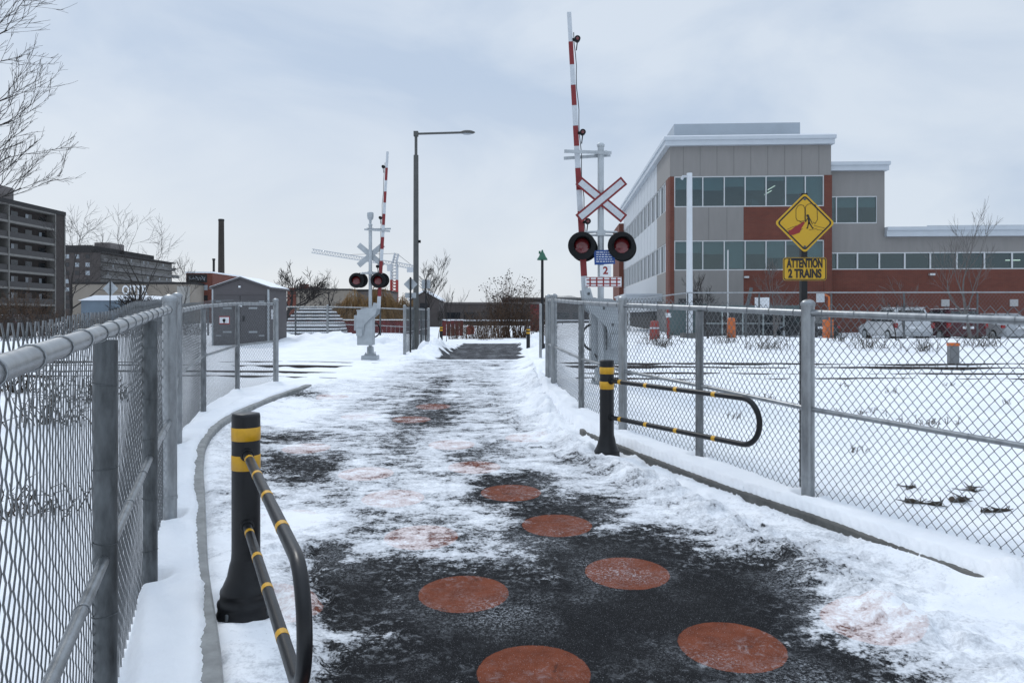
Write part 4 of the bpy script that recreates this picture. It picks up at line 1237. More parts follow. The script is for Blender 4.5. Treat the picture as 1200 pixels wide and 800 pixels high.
for (px, D, w, h, n, lab) in ((30, 6.2, 1.1, .30, 40, 'dark weed clump in the snow behind the nearest left fence'), (60, 10.5, 1.6, .5, 60, 'brown weed clump beyond the left fence near the track'), (110, 12.5, 1.6, .5, 50, 'brown weed clump at the track behind the left fence posts'), (15, 14, 2.0, .7, 70, 'tall weed clump at the far left beyond the fence')):
    weed(lab, PX(px, D), D, w, h, n, rng.randint(0, 999), GRW)
for k, (px, D) in enumerate(((1000, 8.6), (1150, 9.2), (1045, 13.2), (1180, 12.2), (900, 12.4), (860, 10.6), (990, 14.2), (1110, 14.8))):
    weed('lone grass stalks standing in the open snow right of the fence', PX(px, D), D, .35, .12, 7, 700 + k, 'lone grass stalks in the open snow')
# branches and rubble lying in the snow by the right fence
def debris(label, px, D, L_, r, a, seed):
    rng = random.Random(seed); x = PX(px, D); z = tz(x, D) + r * .25
    t = MB(); d = Vector((math.cos(a), math.sin(a), .02))
    pts = [Vector((x, D, z)) + d * L_ * (f - .5) + Vector((0, 0, rng.gauss(0, .012))) for f in np.linspace(0, 1, 6)]
    t.tube(pts, [r * rng.uniform(.5, 1.2) for _ in pts], 7)
    for k in range(16):
        q = rng.choice(pts); t.tube([q, q + Vector((rng.gauss(0, .05), rng.gauss(0, .06), rng.uniform(-.01, .05)))], [.007, .003], 4, False)
    tag(t.build('fallen_branch', weed_m), label, 'branch', 'fallen branches in the snow')
debris('longest fallen branch lying in the snow beyond the right fence', 1082, 6.5, .30, .022, -.1, 1)
debris('stubby dark branch in the snow right of the longest one', 1125, 6.6, .2, .028, .3, 2)
debris('crooked branch in the snow at the right edge', 1165, 6.35, .24, .02, .1, 3)
debris('forked branch standing up in the snow behind the fallen ones', 1138, 6.95, .16, .022, 1.2, 4)
debris('small dark stick in the snow left of the fallen branches', 1068, 6.95, .13, .018, .5, 5)

# ------------------------------------------------------------------ brick and panel building (right)
U = 50 / F
bz = 0.7
BX, BY = PX(785, 50), 50.0
t = thing('office_building', 'modern brick and grey panel building with white roof fascia on the right', 'building', (BX, BY, bz), -R(3.04))
def bzv(py): return PZ(py, 50) - bz
def bx_(px): return (px - 785) * U
def part(name, m, fn, parent=None):
    mb = MBS(); fn(mb); return mb.build(name, m, parent or t)
H_ = bzv(172); W1 = bx_(970); DEP = 32.0
# storeys: slabs, back walls and opaque bands around real window openings on the front
def facade_front(x0, x1, zw, name_, nwin, wide=None, back=3.2, lamps=()):
    """window strip between x0..x1 and z in zw, glazed panes, room behind"""
    z0, z1 = zw
    fr = MB(); fw = .07
    fr.bb(x0, x1, .02, .14, z0, z0 + fw); fr.bb(x0, x1, .02, .14, z1 - fw, z1)
    cuts = wide or list(np.linspace(x0, x1, nwin + 1))
    for c in cuts:
        cc = min(max(c, x0 + fw / 2), x1 - fw / 2); fr.bb(cc - fw / 2, cc + fw / 2, .02, .14, z0 + fw, z1 - fw)
    f = fr.build('window', alu, t)
    rg = random.Random(int(x0 * 10 + z0 * 7))
    for a, b_ in zip(cuts[:-1], cuts[1:]):
        p = MB(); p.bb(a + fw / 2, b_ - fw / 2, .075, .085, z0 + fw, z1 - fw); p.build('pane', glass, f)
        bl = MB(); hb = rg.choice((.30, .42, .55, .12, .38, .9)) * (z1 - z0)
        bl.bb(a + .05, b_ - .05, .19, .2, z1 - fw - hb, z1 - fw); bl.build('blind', blind_m, f)
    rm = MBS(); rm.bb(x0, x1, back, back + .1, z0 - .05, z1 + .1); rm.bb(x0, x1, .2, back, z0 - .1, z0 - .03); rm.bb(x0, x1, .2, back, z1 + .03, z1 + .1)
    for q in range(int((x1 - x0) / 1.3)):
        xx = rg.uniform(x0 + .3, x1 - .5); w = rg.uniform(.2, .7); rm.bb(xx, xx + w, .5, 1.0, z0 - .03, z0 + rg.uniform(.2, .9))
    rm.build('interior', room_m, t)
    for (lx_, ly_, lz_) in lamps:
        l_ = MB(); l_.box((lx_, ly_, lz_), (.55, .12, .05), Matrix.Rotation(R(-30), 3, 'Y')); l_.build('ceiling_lamp', lamp_on, t)
xw0, xw1 = bx_(790), bx_(962)
z_ = {k: bzv(v) for k, v in dict(roof=172, ut=207, ub=243, lt=282, lb=317).items()}
cuts = [xw0 + (p - 172) * U / 2.5 for p in (172, 255, 317, 377, 437, 493, 549, 603)]
cuts[-1] = xw1
facade_front(xw0, xw1, (z_['ub'], z_['ut']), 'w', 7, cuts, lamps=((bx_(910), 1.6, z_['ut'] - .55), (bx_(904), 1.2, z_['ut'] - .95)))
facade_front(xw0, xw1, (z_['lb'], z_['lt']), 'w', 7, cuts)
part('wall', panel_g, lambda m: [m.bb(0, W1, 0, .2, z_['ut'], H_), m.bb(xw0, bx_(870), 0, .2, z_['lt'], z_['ub']), m.bb(xw0, bx_(870), 0, .2, -1, z_['lb'])])
part('brick_wall', brick_r, lambda m: [m.bb(bx_(870), xw1, 0, .2, z_['lt'], z_['ub']), m.bb(bx_(870), xw1, 0, .2, -1, z_['lb']), m.bb(0.0, xw0, -.03, .3, -1, z_['ut'] - .003), m.bb(xw1, W1 + .05, -.03, .3, -1, z_['ut'] - .003)])
# panel joints
part('panel_joint', mat('joint_dark', (0.12, 0.115, 0.11), .9), lambda m: [m.bb(x - .012, x + .012, -.004, .02, z_['ut'] + .05, H_ - .02) for x in np.linspace(.9, W1 - .8, 9)] + [m.bb(x - .012, x + .012, -.004, .02, z_['lt'] + .03, z_['ub'] - .03) for x in np.linspace(xw0 + 1.1, bx_(870) - 1.1, 3)])
# side wall running back
def side(mb, y0, y1, z0, z1, x=0.0, th=.2): mb.bb(x, x + th, y0, y1, z0, z1)
part('wall', panel_g, lambda m: [side(m, .2, 6.2, z_['ut'], H_), side(m, 1.6, 6.2, z_['lt'], z_['ub']), side(m, 1.6, 6.2, -1, z_['lb'])])
part('brick_wall', brick_r, lambda m: [m.bb(-.03, .3, .3, 1.6, -1, z_['ut'] - .003)])
part('white_wall', panel_w, lambda m: [side(m, 6.2, DEP, z_['ut'], H_), side(m, 6.2, DEP, z_['lt'], z_['ub']), side(m, 6.2, DEP, 1.6, z_['lb'])])
part('panel_joint', MATS['aluminium_frame'], lambda m: [m.bb(-.015, .02, y - .03, y + .03, z_['ut'] + .05, H_ - .02) for y in np.arange(7.5, 31.5, 2.1)] + [m.bb(-.015, .02, y - .03, y + .03, z_['lt'] + .03, z_['ub'] - .03) for y in np.arange(7.5, 31.5, 2.1)])
for (z0, z1) in ((z_['ub'], z_['ut']), (z_['lb'], z_['lt'])):
    fr = MB(); fr.bb(.04, .16, 1.6, DEP, z0, z0 + .07); fr.bb(.04, .16, 1.6, DEP, z1 - .07, z1)
    for y in np.arange(1.65, DEP, 1.25): fr.bb(.0, .16, y - .06, y + .06, z0 + .07, z1 - .07)
    f = fr.build('window', alu, t)
    p = MB(); p.bb(.10, .11, 1.6, DEP, z0 + .07, z1 - .07); p.build('pane', dark_win, f)
    p = MBS()
    for y in np.arange(2.3, DEP, 2.5): p.bb(.085, .095, y, y + .5, z0 + .1, z1 - .1)
    p.build('blind', panel_w, f)
part('roof', fascia, lambda m: [m.bb(-.35, W1 + .12, -.35, DEP, H_ + .003, bzv(166)), m.bb(-.45, W1 + .2, -.45, DEP, bzv(166), bzv(162)), ])
part('roof_plant_room', mat('plant_room_grey', (.36, .405, .45), .55, .1, .06, 1.0), lambda m: m.bb(bx_(799), bx_(953), 3.2, 24, bzv(162) + .003, PZ(147, 53.5) - bz))
part('roof_edge', snowtop, lambda m: [m.bb(-.45, W1 + .2, -.45, .6, bzv(162), bzv(162) + .06)])
part('wall', brick_r, lambda m: [m.bb(-.5, 8, DEP, DEP + 8, -1, H_ - 1.2)])
part('canopy', fascia, lambda m: [m.bb(-2.6, .0, 3.5, 12, 2.3, 2.75), m.bb(-2.7, .0, 3.3, 12.2, 2.75, 2.85)])
part('canopy_post', alu, lambda m: [m.bb(-2.4, -2.25, 4, 4.15, 0, 2.3), m.bb(-2.4, -2.25, 11, 11.15, 0, 2.3)])
# middle block
WX = bx_(1035) ; xm0 = W1
part('wall', panel_g, lambda m: [m.bb(xm0, WX, .6, .8, bzv(230), bzv(201)), m.bb(xm0, WX, .6, .8, bzv(296), bzv(262)), m.bb(WX - .5, WX, .6, .8, bzv(262), bzv(230)), m.bb(WX - .25, WX - .02, .8, 14, bzv(296), bzv(201))])
part('roof', fascia, lambda m: [m.bb(xm0, WX + .15, .25, 14, bzv(201) + .003, bzv(195)), m.bb(xm0, WX + .22, .15, 14, bzv(195), bzv(191))])
fr = MB(); x0_, x1_ = xm0 + .05, WX - .5
for zz in (bzv(262), bzv(230) - .07): fr.bb(x0_, x1_, .62, .74, zz, zz + .07)
cc = [x0_, bx_(980), bx_(1004), x1_]
for c in cc: fr.bb(c - .04, c + .04, .615, .735, bzv(262) + .07, bzv(230) - .07)
f = fr.build('window', alu, t)
for a, b_ in zip(cc[:-1], cc[1:]):
    p = MB(); p.bb(a + .04, b_ - .04, .68, .69, bzv(262) + .07, bzv(230) - .07); p.build('pane', glass, f)
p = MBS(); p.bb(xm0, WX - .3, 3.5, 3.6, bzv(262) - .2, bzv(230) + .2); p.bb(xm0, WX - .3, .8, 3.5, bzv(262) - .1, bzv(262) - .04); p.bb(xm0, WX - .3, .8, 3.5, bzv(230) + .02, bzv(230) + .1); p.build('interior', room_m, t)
p = MB(); p.bb(x0_, x1_, .8, .81, bzv(243), bzv(230)); p.build('blind', blind_m, t)
# long low wing
XE = bx_(1420)
part('wall', panel_g, lambda m: [m.bb(WX, XE, .6, .8, bzv(296), bzv(278))])
part('roof', fascia, lambda m: [m.bb(WX, XE, .25, 14, bzv(278) + .003, bzv(271)), m.bb(WX, XE, .15, 14, bzv(271), bzv(267)), m.bb(WX + 3, WX + 3.1, 1, 1.1, bzv(267), bzv(265)), m.bb(WX + 3, XE - 2, 1, 1.06, bzv(265), bzv(264))])
fr = MB(); x0_, x1_ = xm0 + .05, XE
z0, z1 = bzv(316), bzv(296)
for zz in (z0, z1 - .07): fr.bb(x0_, x1_, .60, .74, zz, zz + .07)
cc = [x0_] + [bx_(p) for p in (981, 1004, 1029, 1058, 1087, 1117, 1148, 1179, 1210, 1241, 1272, 1303, 1340, 1380)] + [XE]
for c in cc: fr.bb(c - .05, c + .05, .595, .735, z0 + .07, z1 - .07)
f = fr.build('window', alu, t)
for a, b_ in zip(cc[:-1], cc[1:]):
    p = MB(); p.bb(a + .05, b_ - .05, .68, .69, z0 + .07, z1 - .07); p.build('pane', glass, f)
p = MBS(); p.bb(xm0, XE, 3.5, 3.6, z0 - .2, z1 + .1); p.bb(xm0, XE, .8, 3.5, z0 - .1, z0 - .04); p.bb(xm0, XE, .8, 3.5, z1 + .02, z1 + .1); p.build('interior', room_f, t)
p = MB(); p.box((bx_(1188), 1.4, z1 - .5), (.9, .15, .06)); p.build('ceiling_lamp', lamp_on, t)
part('brick_wall', brick_r, lambda m: [m.bb(W1 + .05, XE, .55, .8, -1, bzv(316) - .003)])
part('wall_lamp', alu, lambda m: [m.box((bx_(1087), .4, bzv(322)), (.35, .2, .14)), m.box((bx_(873), -.1, bzv(325)), (.3, .2, .12))])
for px in (1103, 1180):
    part('vent_plate', mat('vent_grey', (.42, .42, .41), .6), lambda m: m.bb(bx_(px) - .26, bx_(px) + .26, .47, .55, bzv(359), bzv(351)))
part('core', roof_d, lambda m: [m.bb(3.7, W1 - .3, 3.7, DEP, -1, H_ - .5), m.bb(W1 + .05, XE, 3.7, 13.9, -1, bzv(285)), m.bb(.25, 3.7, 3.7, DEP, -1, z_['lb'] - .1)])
part('door', dark_win, lambda m: [m.bb(bx_(795), bx_(822), -.04, -.01, -.2, 2.4)])

# bike shelter with white frame in front of the ground floor
t2 = thing('shelter', 'long dark glazed shelter with pale frame before the brick building', 'shelter', (PX(884, 44), 44, .72), -R(3))
def sp(name, m, fn, par=None):
    mb = MBS(); fn(mb); return mb.build(name, m, par or t2)
sp('roof', teal_m, lambda m: [m.bb(-3.2, 3.0, -.2, 2.2, 1.55, 1.85)])
fr = sp('frame', mat('shelter_frame', (.34, .38, .38), .5), lambda m: [m.bb(x - .04, x + .04, -.1, -.02, 0, 1.55) for x in np.linspace(-3.1, 2.9, 6)] + [m.bb(-3.1, 2.9, -.09, -.03, .75, .81)])
sp('glazing', dark_win, lambda m: [m.bb(-3.1, 2.9, -.01, .01, .05, 1.54)])
sp('back_wall', teal_m, lambda m: [m.bb(-3.2, 3.0, 2.1, 2.2, 0, 1.55), m.bb(-3.2, -3.12, 0.02, 2.1, 0, 1.55)])
t2 = thing('service_door', 'dull teal service box beside the white camera pole', 'utility box', (PX(806, 46), 46, .7), -R(3))
sp('body', teal_m, lambda m: m.bb(-1.2, 1.2, 0, .8, 0, 2.0)); sp('door', mat('teal_door', (.08, .12, .12), .6), lambda m: [m.bb(-1.1, -.05, -.03, 0, .1, 1.9), m.bb(.05, 1.1, -.03, 0, .1, 1.9)])

# ------------------------------------------------------------------ poles and lot furniture on the right
D = 32.5
x = PX(808, D); z0 = gz(x, D)
t = thing('camera_pole', 'tall white pole with a camera arm on top before the brick building', 'pole', (x, D, z0))
m_ = MB(); m_.tube([(0, 0, .1), (0, 0, PZ(203, D) - z0)], [.145, .12], 16); m_.build('pole', mat('white_pole', (.62, .65, .68), .4, .1, .06, 2), t)
m_ = MB(); h = PZ(207, D) - z0; m_.box((-.16, 0, h + .02), (.3, .08, .06)); m_.tube([(-.28, 0, h), (-.34, 0, h - .12)], .06, 10); m_.build('camera', panel_w, t)
m_ = MB(); m_.bb(-.35, .35, -.35, .35, -.2, .3); bevel(m_.build('base', concrete_w, t), .03)
D = 36
x = PX(853, D); z0 = gz(x, D)
m_ = MB(); m_.tube([(x, D, z0), (x, D, PZ(293, D))], .035, 8)
tag(m_.build('thin_pole', alu), 'thin pale pole standing before the grey panel wall', 'pole')
D = 33
x = PX(874, D); z0 = gz(x, D)
t = thing('barrier_arm', 'grey stub pole leaning right before the brick wall', 'barrier', (x, D, z0))
m_ = MB(); m_.tube([(0, 0, 0), (0, 0, 1.2)], .05, 10); m_.build('post', galv_d, t); m_ = MB(); m_.tube([(-.05, 0, 1.05), (.25, 0, PZ(337, D) - z0)], .075, 10); m_.build('arm', galv_d, t)
D = 31.05
m_ = MB(); x = PX(893, D); m_.box((x, D, PZ(357, D)), (17 * D / F, .01, 17 * D / F)); tag(m_.build('fence_notice', white_sign), 'white square notice on the parking lot fence', 'sign')
def crate(label, px, D, w, h, m, topm=None, name='orange_box'):
    x = PX(px, D); z0 = gz(x, D)
    t = thing(name, label, 'bollard', (x, D, z0 - .05))
    m_ = MB(); m_.lathe([(w * .55, 0), (w * .55, .06), (w * .5, .1), (w * .42, h - .1), (w * .36, h - .02), (w * .15, h)], 14); m_.build('body', m, t)
    m_ = MB(); m_.lathe([(w * .47, h * .6), (w * .47, h * .68)], 14); m_.build('band', topm or white_arm, t)
crate('orange plastic traffic bollard right of the white camera pole', 857, 34.5, .42, 1.15, orange, orange)
crate('red traffic drum left of the white camera pole', 767, 36, .5, 1.0, mat('red_plastic', (.28, .035, .025), .5), white_arm, 'traffic_drum')
D = 36
x = PX(783, D); z0 = gz(x, D); t = thing('red_post', 'red post with a white label beside the red traffic drum', 'post', (x, D, z0))
m_ = MB(); m_.tube([(0, 0, 0), (0, 0, 1.5)], .07, 10); m_.build('post', MATS['red_plastic'], t); m_ = MB(); m_.bb(-.13, .13, -.09, -.075, 1.1, 1.32); m_.build('label_plate', white_sign, t)
D = 34
x = PX(969, D); z0 = gz(x, D); t = thing('ticket_post', 'orange parking payment post with a pale lamp box right of the yellow sign', 'post', (x, D, z0))
m_ = MB(); m_.tube([(.1, 0, 0), (.1, 0, 2.05), (-.1, 0, 2.15)], .05, 8); m_.bb(-.14, .24, -.15, .15, .1, 1.0); m_.build('post', orange, t); m_ = MB(); m_.bb(-.45, -.15, -.1, .1, 1.8, 2.2); m_.build('lamp_box', panel_w, t)
D = 21.5
x = PX(1117, D); z0 = gz(x, D); t = thing('marker_box', 'grey marker post with an orange top standing in the snow by the track', 'marker', (x, D, z0))
m_ = MB(); m_.bb(-.135, .135, -.09, .09, -.1, PZ(405, D) - z0); bevel(m_.build('body', mat('marker_grey', (.16, .165, .17), .6, 0, .1, 3), t), .012)
m_ = MB(); m_.bb(-.14, .14, -.095, .095, PZ(405, D) - z0, PZ(401.5, D) - z0); m_.build('orange_cap', orange, t)

# ------------------------------------------------------------------ cars
def car(label, x, y, z, rz, paint, suv=True, L_=4.4, W=1.82, H=1.66):
    t = thing('parked_car', label, 'car', (x, y, z), rz, 'cars parked behind the lot fence')
    # local: rear at y=0, front at y=L_
    hb = .98 if suv else .88
    if suv: prof = [(0.10, .32), (0.0, .50), (.02, .80), (.06, hb + .02), (.95 * 0 + .10, hb + .06), (L_ - 1.15, hb + .04), (L_ - .25, hb - .14), (L_, .72), (L_ - .02, .42), (L_ - .12, .30)]
    else: prof = [(0.10, .30), (0.0, .46), (.02, .75), (.08, hb + .02), (.75, hb + .06), (L_ - 1.3, hb + .03), (L_ - .3, hb - .18), (L_, .66), (L_ - .02, .40), (L_ - .12, .28)]
    def loft(rings):
        mb = MB(); n = len(rings[0]); vs = [p for r_ in rings for p in r_]; fs = []
        for i in range(len(rings) - 1):
            for k in range(n): fs.append((i * n + k, i * n + (k + 1) % n, (i + 1) * n + (k + 1) % n, (i + 1) * n + k))
        fs.append(tuple(range(n))); fs.append(tuple(range((len(rings) - 1) * n, len(rings) * n)))
        mb.add(vs, fs, False); return mb
    cy = sum(p[0] for p in prof) / len(prof); cz = sum(p[1] for p in prof) / len(prof)
    rings = []
    for xx, k in ((-W / 2, .90), (-W / 2 + .05, .97), (-W / 2 + .16, 1.0), (W / 2 - .16, 1.0), (W / 2 - .05, .97), (W / 2, .90)):
        rings.append([(xx, cy + (p[0] - cy) * (k if k < 1 else 1), cz + (p[1] - cz) * (.5 + .5 * k)) for p in prof])
    body = bevel(loft(rings).build('body', paint, t), .02, 2)
    # greenhouse
    if suv: gp = [(.12, hb), (.42, H - .06), (.62, H), (L_ - 2.3, H - .02), (L_ - 1.15, hb - .02)]
    else: gp = [(.55, hb), (1.15, H - .05), (1.45, H), (L_ - 2.2, H - .03), (L_ - 1.25, hb - .02)]
    rings = []
    for s in (-1, 1):
        r_ = []
        for (yy, zz) in gp: r_.append((s * (W / 2 - .05 - .20 * (zz - hb) / (H - hb)), yy, zz))
        rings.append(r_)
    mb = MB(); n = len(gp); mb.add(rings[0] + rings[1], [tuple(range(n)), tuple(range(2 * n - 1, n - 1, -1))] + [(i, i + n, (i + 1) % n + n, (i + 1) % n) for i in range(n)])
    bevel(mb.build('cabin', paint, t), .025, 2)
    # glass panels, slightly proud
    def glassp(name, quad):
        q = [Vector(p) for p in quad]; nn = (q[1] - q[0]).cross(q[3] - q[0]).normalized() * .012
        mb = MB(); mb.add([p - nn * .5 for p in q] + [p + nn for p in q], [(0, 1, 2, 3), (7, 6, 5, 4), (0, 4, 5, 1), (1, 5, 6, 2), (2, 6, 7, 3), (3, 7, 4, 0)]); return mb.build(name, car_glass, t)
    def cab(s, yy, zz): return (s * (W / 2 - .05 - .20 * (zz - hb) / (H - hb)), yy, zz)
    (ya, za), (yb, zb) = gp[0], gp[1]
    def lerp(f): return (ya + (yb - ya) * f, za + (zb - za) * f)
    (y1, z1), (y2, z2) = lerp(.15), lerp(.92)
    k1, k2 = cab(1, y1, z1)[0] - .10, cab(1, y2, z2)[0] - .10
    glassp('rear_window', [(-k1, y1, z1), (k1, y1, z1), (k2, y2, z2), (-k2, y2, z2)])
    (ya, za), (yb, zb) = gp[4], gp[3]
    (y1, z1), (y2, z2) = lerp(.12), lerp(.92)
    glassp('windscreen', [(k1, y1, z1), (-k1, y1, z1), (-k2, y2, z2), (k2, y2, z2)])
    zz0, zz1 = hb + .06, H - .10
    yr0 = gp[0][0] + .38; yr1 = gp[1][0] + .32; yf0 = gp[4][0] - .22; yf1 = gp[3][0] - .02
    for s in (-1, 1):
        ym0, ym1 = (yr0 + yf0) / 2, (yr1 + yf1) / 2
        for (a0, a1, b0, b1) in ((yr0, yr1, ym0 - .05, ym1 - .05), (ym0 + .05, ym1 + .05, yf0, yf1)):
            q = [cab(s, a0, zz0), cab(s, b0, zz0), cab(s, b1, zz1), cab(s, a1, zz1)]
            if s > 0: q = q
            else: q = q[::-1]
            glassp('side_window', q)
    for s in (-1, 1):
        for yy in (.82, L_ - .88):
            mb = MB(); rot = Matrix.Rotation(R(90), 3, 'Y')
            mb.lathe([(.22, -.11), (.33, -.10), (.345, -.06), (.345, .06), (.33, .10), (.22, .11)], 22, c=(s * (W / 2 - .10), yy, .335), rot=rot); w = mb.build('wheel', blackr, t)
            mb = MB(); mb.lathe([(.21, .0), (.21, .015), (.17, .02), (.05, .005), (.001, .012)], 14, c=(s * (W / 2 + .008), yy, .335), rot=Matrix.Rotation(R(90) * s, 3, 'Y')); mb.build('rim', sil_d, w)
        mb = MB(); mb.bb(s * (W / 2 - .05) - .10, s * (W / 2 - .05) + .055, -.012, .1, .74, hb + .0); mb.build('tail_lamp', tail_red, t)
        mb = MB(); mb.bb(s * (W / 2 - .2) - .16, s * (W / 2 - .2) + .16, L_ - .14, L_ - .02, .62, .76); mb.build('headlight', pale_win, t)
        mb = MB(); mb.box((s * (W / 2 + .06), L_ - 1.45, hb + .05), (.18, .10, .13)); bevel(mb.build('mirror', paint, t), .02)
    mb = MB(); mb.bb(-.26, .26, -.02, .03, .70, .82); mb.build('number_plate', white_sign, t)
    mb = MB(); mb.bb(-W / 2 + .1, W / 2 - .1, -.05, .12, .36, .56); bevel(mb.build('bumper', paint if paint is not car_white else car_grey, t), .03)
    mb = MB(); mb.bb(-k1, k1, gp[1][0] + .1, gp[3][0] - .1, H + .002, H + .03); mb.build('roof_snow', snowtop, t)
    return t
LZ = .62
D = 36
car('white car with a dark rear window parked behind the lot fence', PX(1050, D) + .93, D, LZ, R(-2), car_white, True, 4.3, 1.86, 1.72)
car('dark red car parked right of the white one', PX(1109, D) + .95, D - .2, LZ, R(-2), car_red, True, 4.4, 1.86, 1.66)
car('low pale sedan parked at the right edge of the lot', PX(1170, D) + .95, D - .3, LZ, R(-2), car_grey, False, 4.5, 1.8, 1.42)
car('black car parked left of the white one, half hidden by the snow bank', PX(985, D) + .4, D + 3, LZ - .05, R(-2), car_dark, False, 4.3, 1.78, 1.40)
car('dark sedan cut off by the right edge of the picture', PX(1232, D) + .95, D - .3, LZ, R(-2), car_dark, False, 4.4, 1.8, 1.46)
car('snow-topped red car behind the dark brush at the far left', PX(38, 52), 52, .55, R(80), car_red, False, 4.2, 1.75, 1.45)

# ------------------------------------------------------------------ grey hut
D = 34.0
hx0, hx1 = PX(248.5, D), PX(315, D)
hw = hx1 - hx0; hz = .60
t = thing('equipment_hut', 'grey gabled railway equipment hut with double doors and snow on its roof', 'hut', (hx0, D, hz))
he = PZ(338, D) - hz; ha = PZ(327, D) - hz; hd_ = 2.7
def hp(name, m, fn, par=None):
    mb = MBS(); fn(mb); return mb.build(name, m, par or t)
hp('wall', hut_m, lambda m: m.prism([(0, -.3), (hw, -.3), (hw, he), (hw / 2, ha), (0, he)], 0, hd_))
hp('roof', hut_d, lambda m: [m.prism([(-.12, he - .03), (hw / 2, ha + .012), (hw + .12, he - .03), (hw + .12, he + .05), (hw / 2, ha + .10), (-.12, he + .05)], -.1, hd_ + .1)])
hp('roof_snow', snowtop, lambda m: [m.prism([(-.1, he + .055), (hw / 2, ha + .105), (hw + .1, he + .055), (hw + .1, he + .085), (hw / 2, ha + .135), (-.1, he + .085)], -.05, hd_ + .06)])
dz0, dz1 = .12, he - .32
for k, (a, b_) in enumerate(((.14, hw / 2 - .02), (hw / 2 + .02, hw - .14))):
    d_ = hp('door', hut_d, lambda m: m.bb(a, b_, -.035, 0.0, dz0, dz1))
    hp('hinge', sil_d, lambda m: [m.bb(a + .05 if k == 0 else b_ - .3, a + .3 if k == 0 else b_ - .05, -.05, -.036, z, z + .05) for z in (dz0 + .3, dz1 - .3)], d_)
    hp('vent', sil_d, lambda m: [m.bb((a + b_) / 2 - .2, (a + b_) / 2 + .2, -.045, -.036, z, z + .08) for z in (dz0 + .45, dz1 - .62)], d_)
hp('handle', blackr, lambda m: m.bb(hw / 2 + .12, hw / 2 + .2, -.09, -.036, 1.1, 1.35))
hp('door_notice', white_sign, lambda m: m.bb(hw / 2 - .1, hw / 2 + .1, -.06, -.037, dz1 - .52, dz1 - .36))
hp('side_notice', white_sign, lambda m: m.bb(hw + .002, hw + .02, .3, .6, 1.2, 1.65))
hp('gable_lamp', white_sign, lambda m: m.box((hw / 2 - .02, -.04, ha - .35), (.09, .08, .08)))
hp('corner_trim', sil_d, lambda m: [m.bb(-.012, .06, -.012, .06, -.2, he - .03), m.bb(hw - .06, hw + .012, -.012, .06, -.2, he - .03)])
# notice on left fence (red framed)
DL = 11.9
m_ = MB(); x = PX(266.5, DL + .6); m_.box((x, DL + .72, PZ(375, DL + .7)), (.175, .008, .135)); n_ = m_.build('fence_notice', mat('notice_red', (.30, .05, .05), .5))
n_.location = (0, -.25, 0)
tag(n_, 'small red-edged warning notice hanging on the left corner fence', 'sign')
m_ = MB(); m_.box((x, DL + .72 - .007, PZ(375, DL + .7)), (.155, .006, .10)); m_.build('notice_face', white_sign, n_)
m_ = MB(); m_.lathe([(.025, 0), (.025, .004)], 12, c=(x, DL + .705, PZ(375, DL + .7)), rot=Matrix.Rotation(R(90), 3, 'X')); m_.box((x, DL + .703, PZ(376.5, DL + .7)), (.02, .004, .05)); m_.build('notice_symbol', black_ink, n_)

# ------------------------------------------------------------------ red boards, snowy stack, distant buildings
D = 56.0
for (a, b_, lab) in ((338, 503, 'low dark red board wall with snow on top behind the far fence'), (518, 543, 'short red wall piece behind the short bollard on the left')):
    x0, x1 = PX(a, D), PX(b_, D); z0 = gz((x0 + x1) / 2, D); h = PZ(376, D) - z0
    t = thing('board_wall', lab, 'wall', (x0, D, z0))
    m_ = MB()
    n = int((x1 - x0) / .32); w = (x1 - x0) / n; rg = random.Random(a)
    for k in range(n): m_.bb(k * w + .012, (k + 1) * w - .012, 0 + rg.uniform(0, .03), .12, -.2, h + rg.uniform(-.05, .05))
    m_.build('boards', redwall, t)
    m_ = MB(); m_.bb(0, x1 - x0, -.03, .15, h + .06, h + .12); m_.build('snow_cap', snowtop, t)
D = 50
x0, x1 = PX(338, D), PX(402, D); z0 = gz((x0 + x1) / 2, D)
t = thing('lumber_stack', 'stepped stack of long beams covered in snow right of the grey hut', 'stack', ((x0 + x1) / 2, D, z0))
m_ = MB(); sn_ = MB(); zb_ = PZ(392, D) - z0; rg = random.Random(5)
for k in range(8):
    z = .1 + k * .225; hw_ = (x1 - x0) / 2 * math.sqrt(max(.04, 1 - (k / 8.2) ** 2.4)); dp = 1.6 - .17 * k
    m_.bb(-hw_ * rg.uniform(.95, 1.02), hw_ * rg.uniform(.95, 1.02), -dp, dp, z, z + .10)
    sn_.bb(-hw_ * .97, hw_ * .97, -dp + .03, dp - .03, z + .105, z + .105 + rg.uniform(.06, .1))
    for q in (-.6, 0, .6): m_.bb(q * hw_ - .06, q * hw_ + .06, -dp + .1, dp - .1, z - .125, z - .002)
m_.build('beams', mat('grey_beams', (.09, .09, .092), .8, 0, .3, 1), t); bevel(sn_.build('snow', snowtop, t), .02)

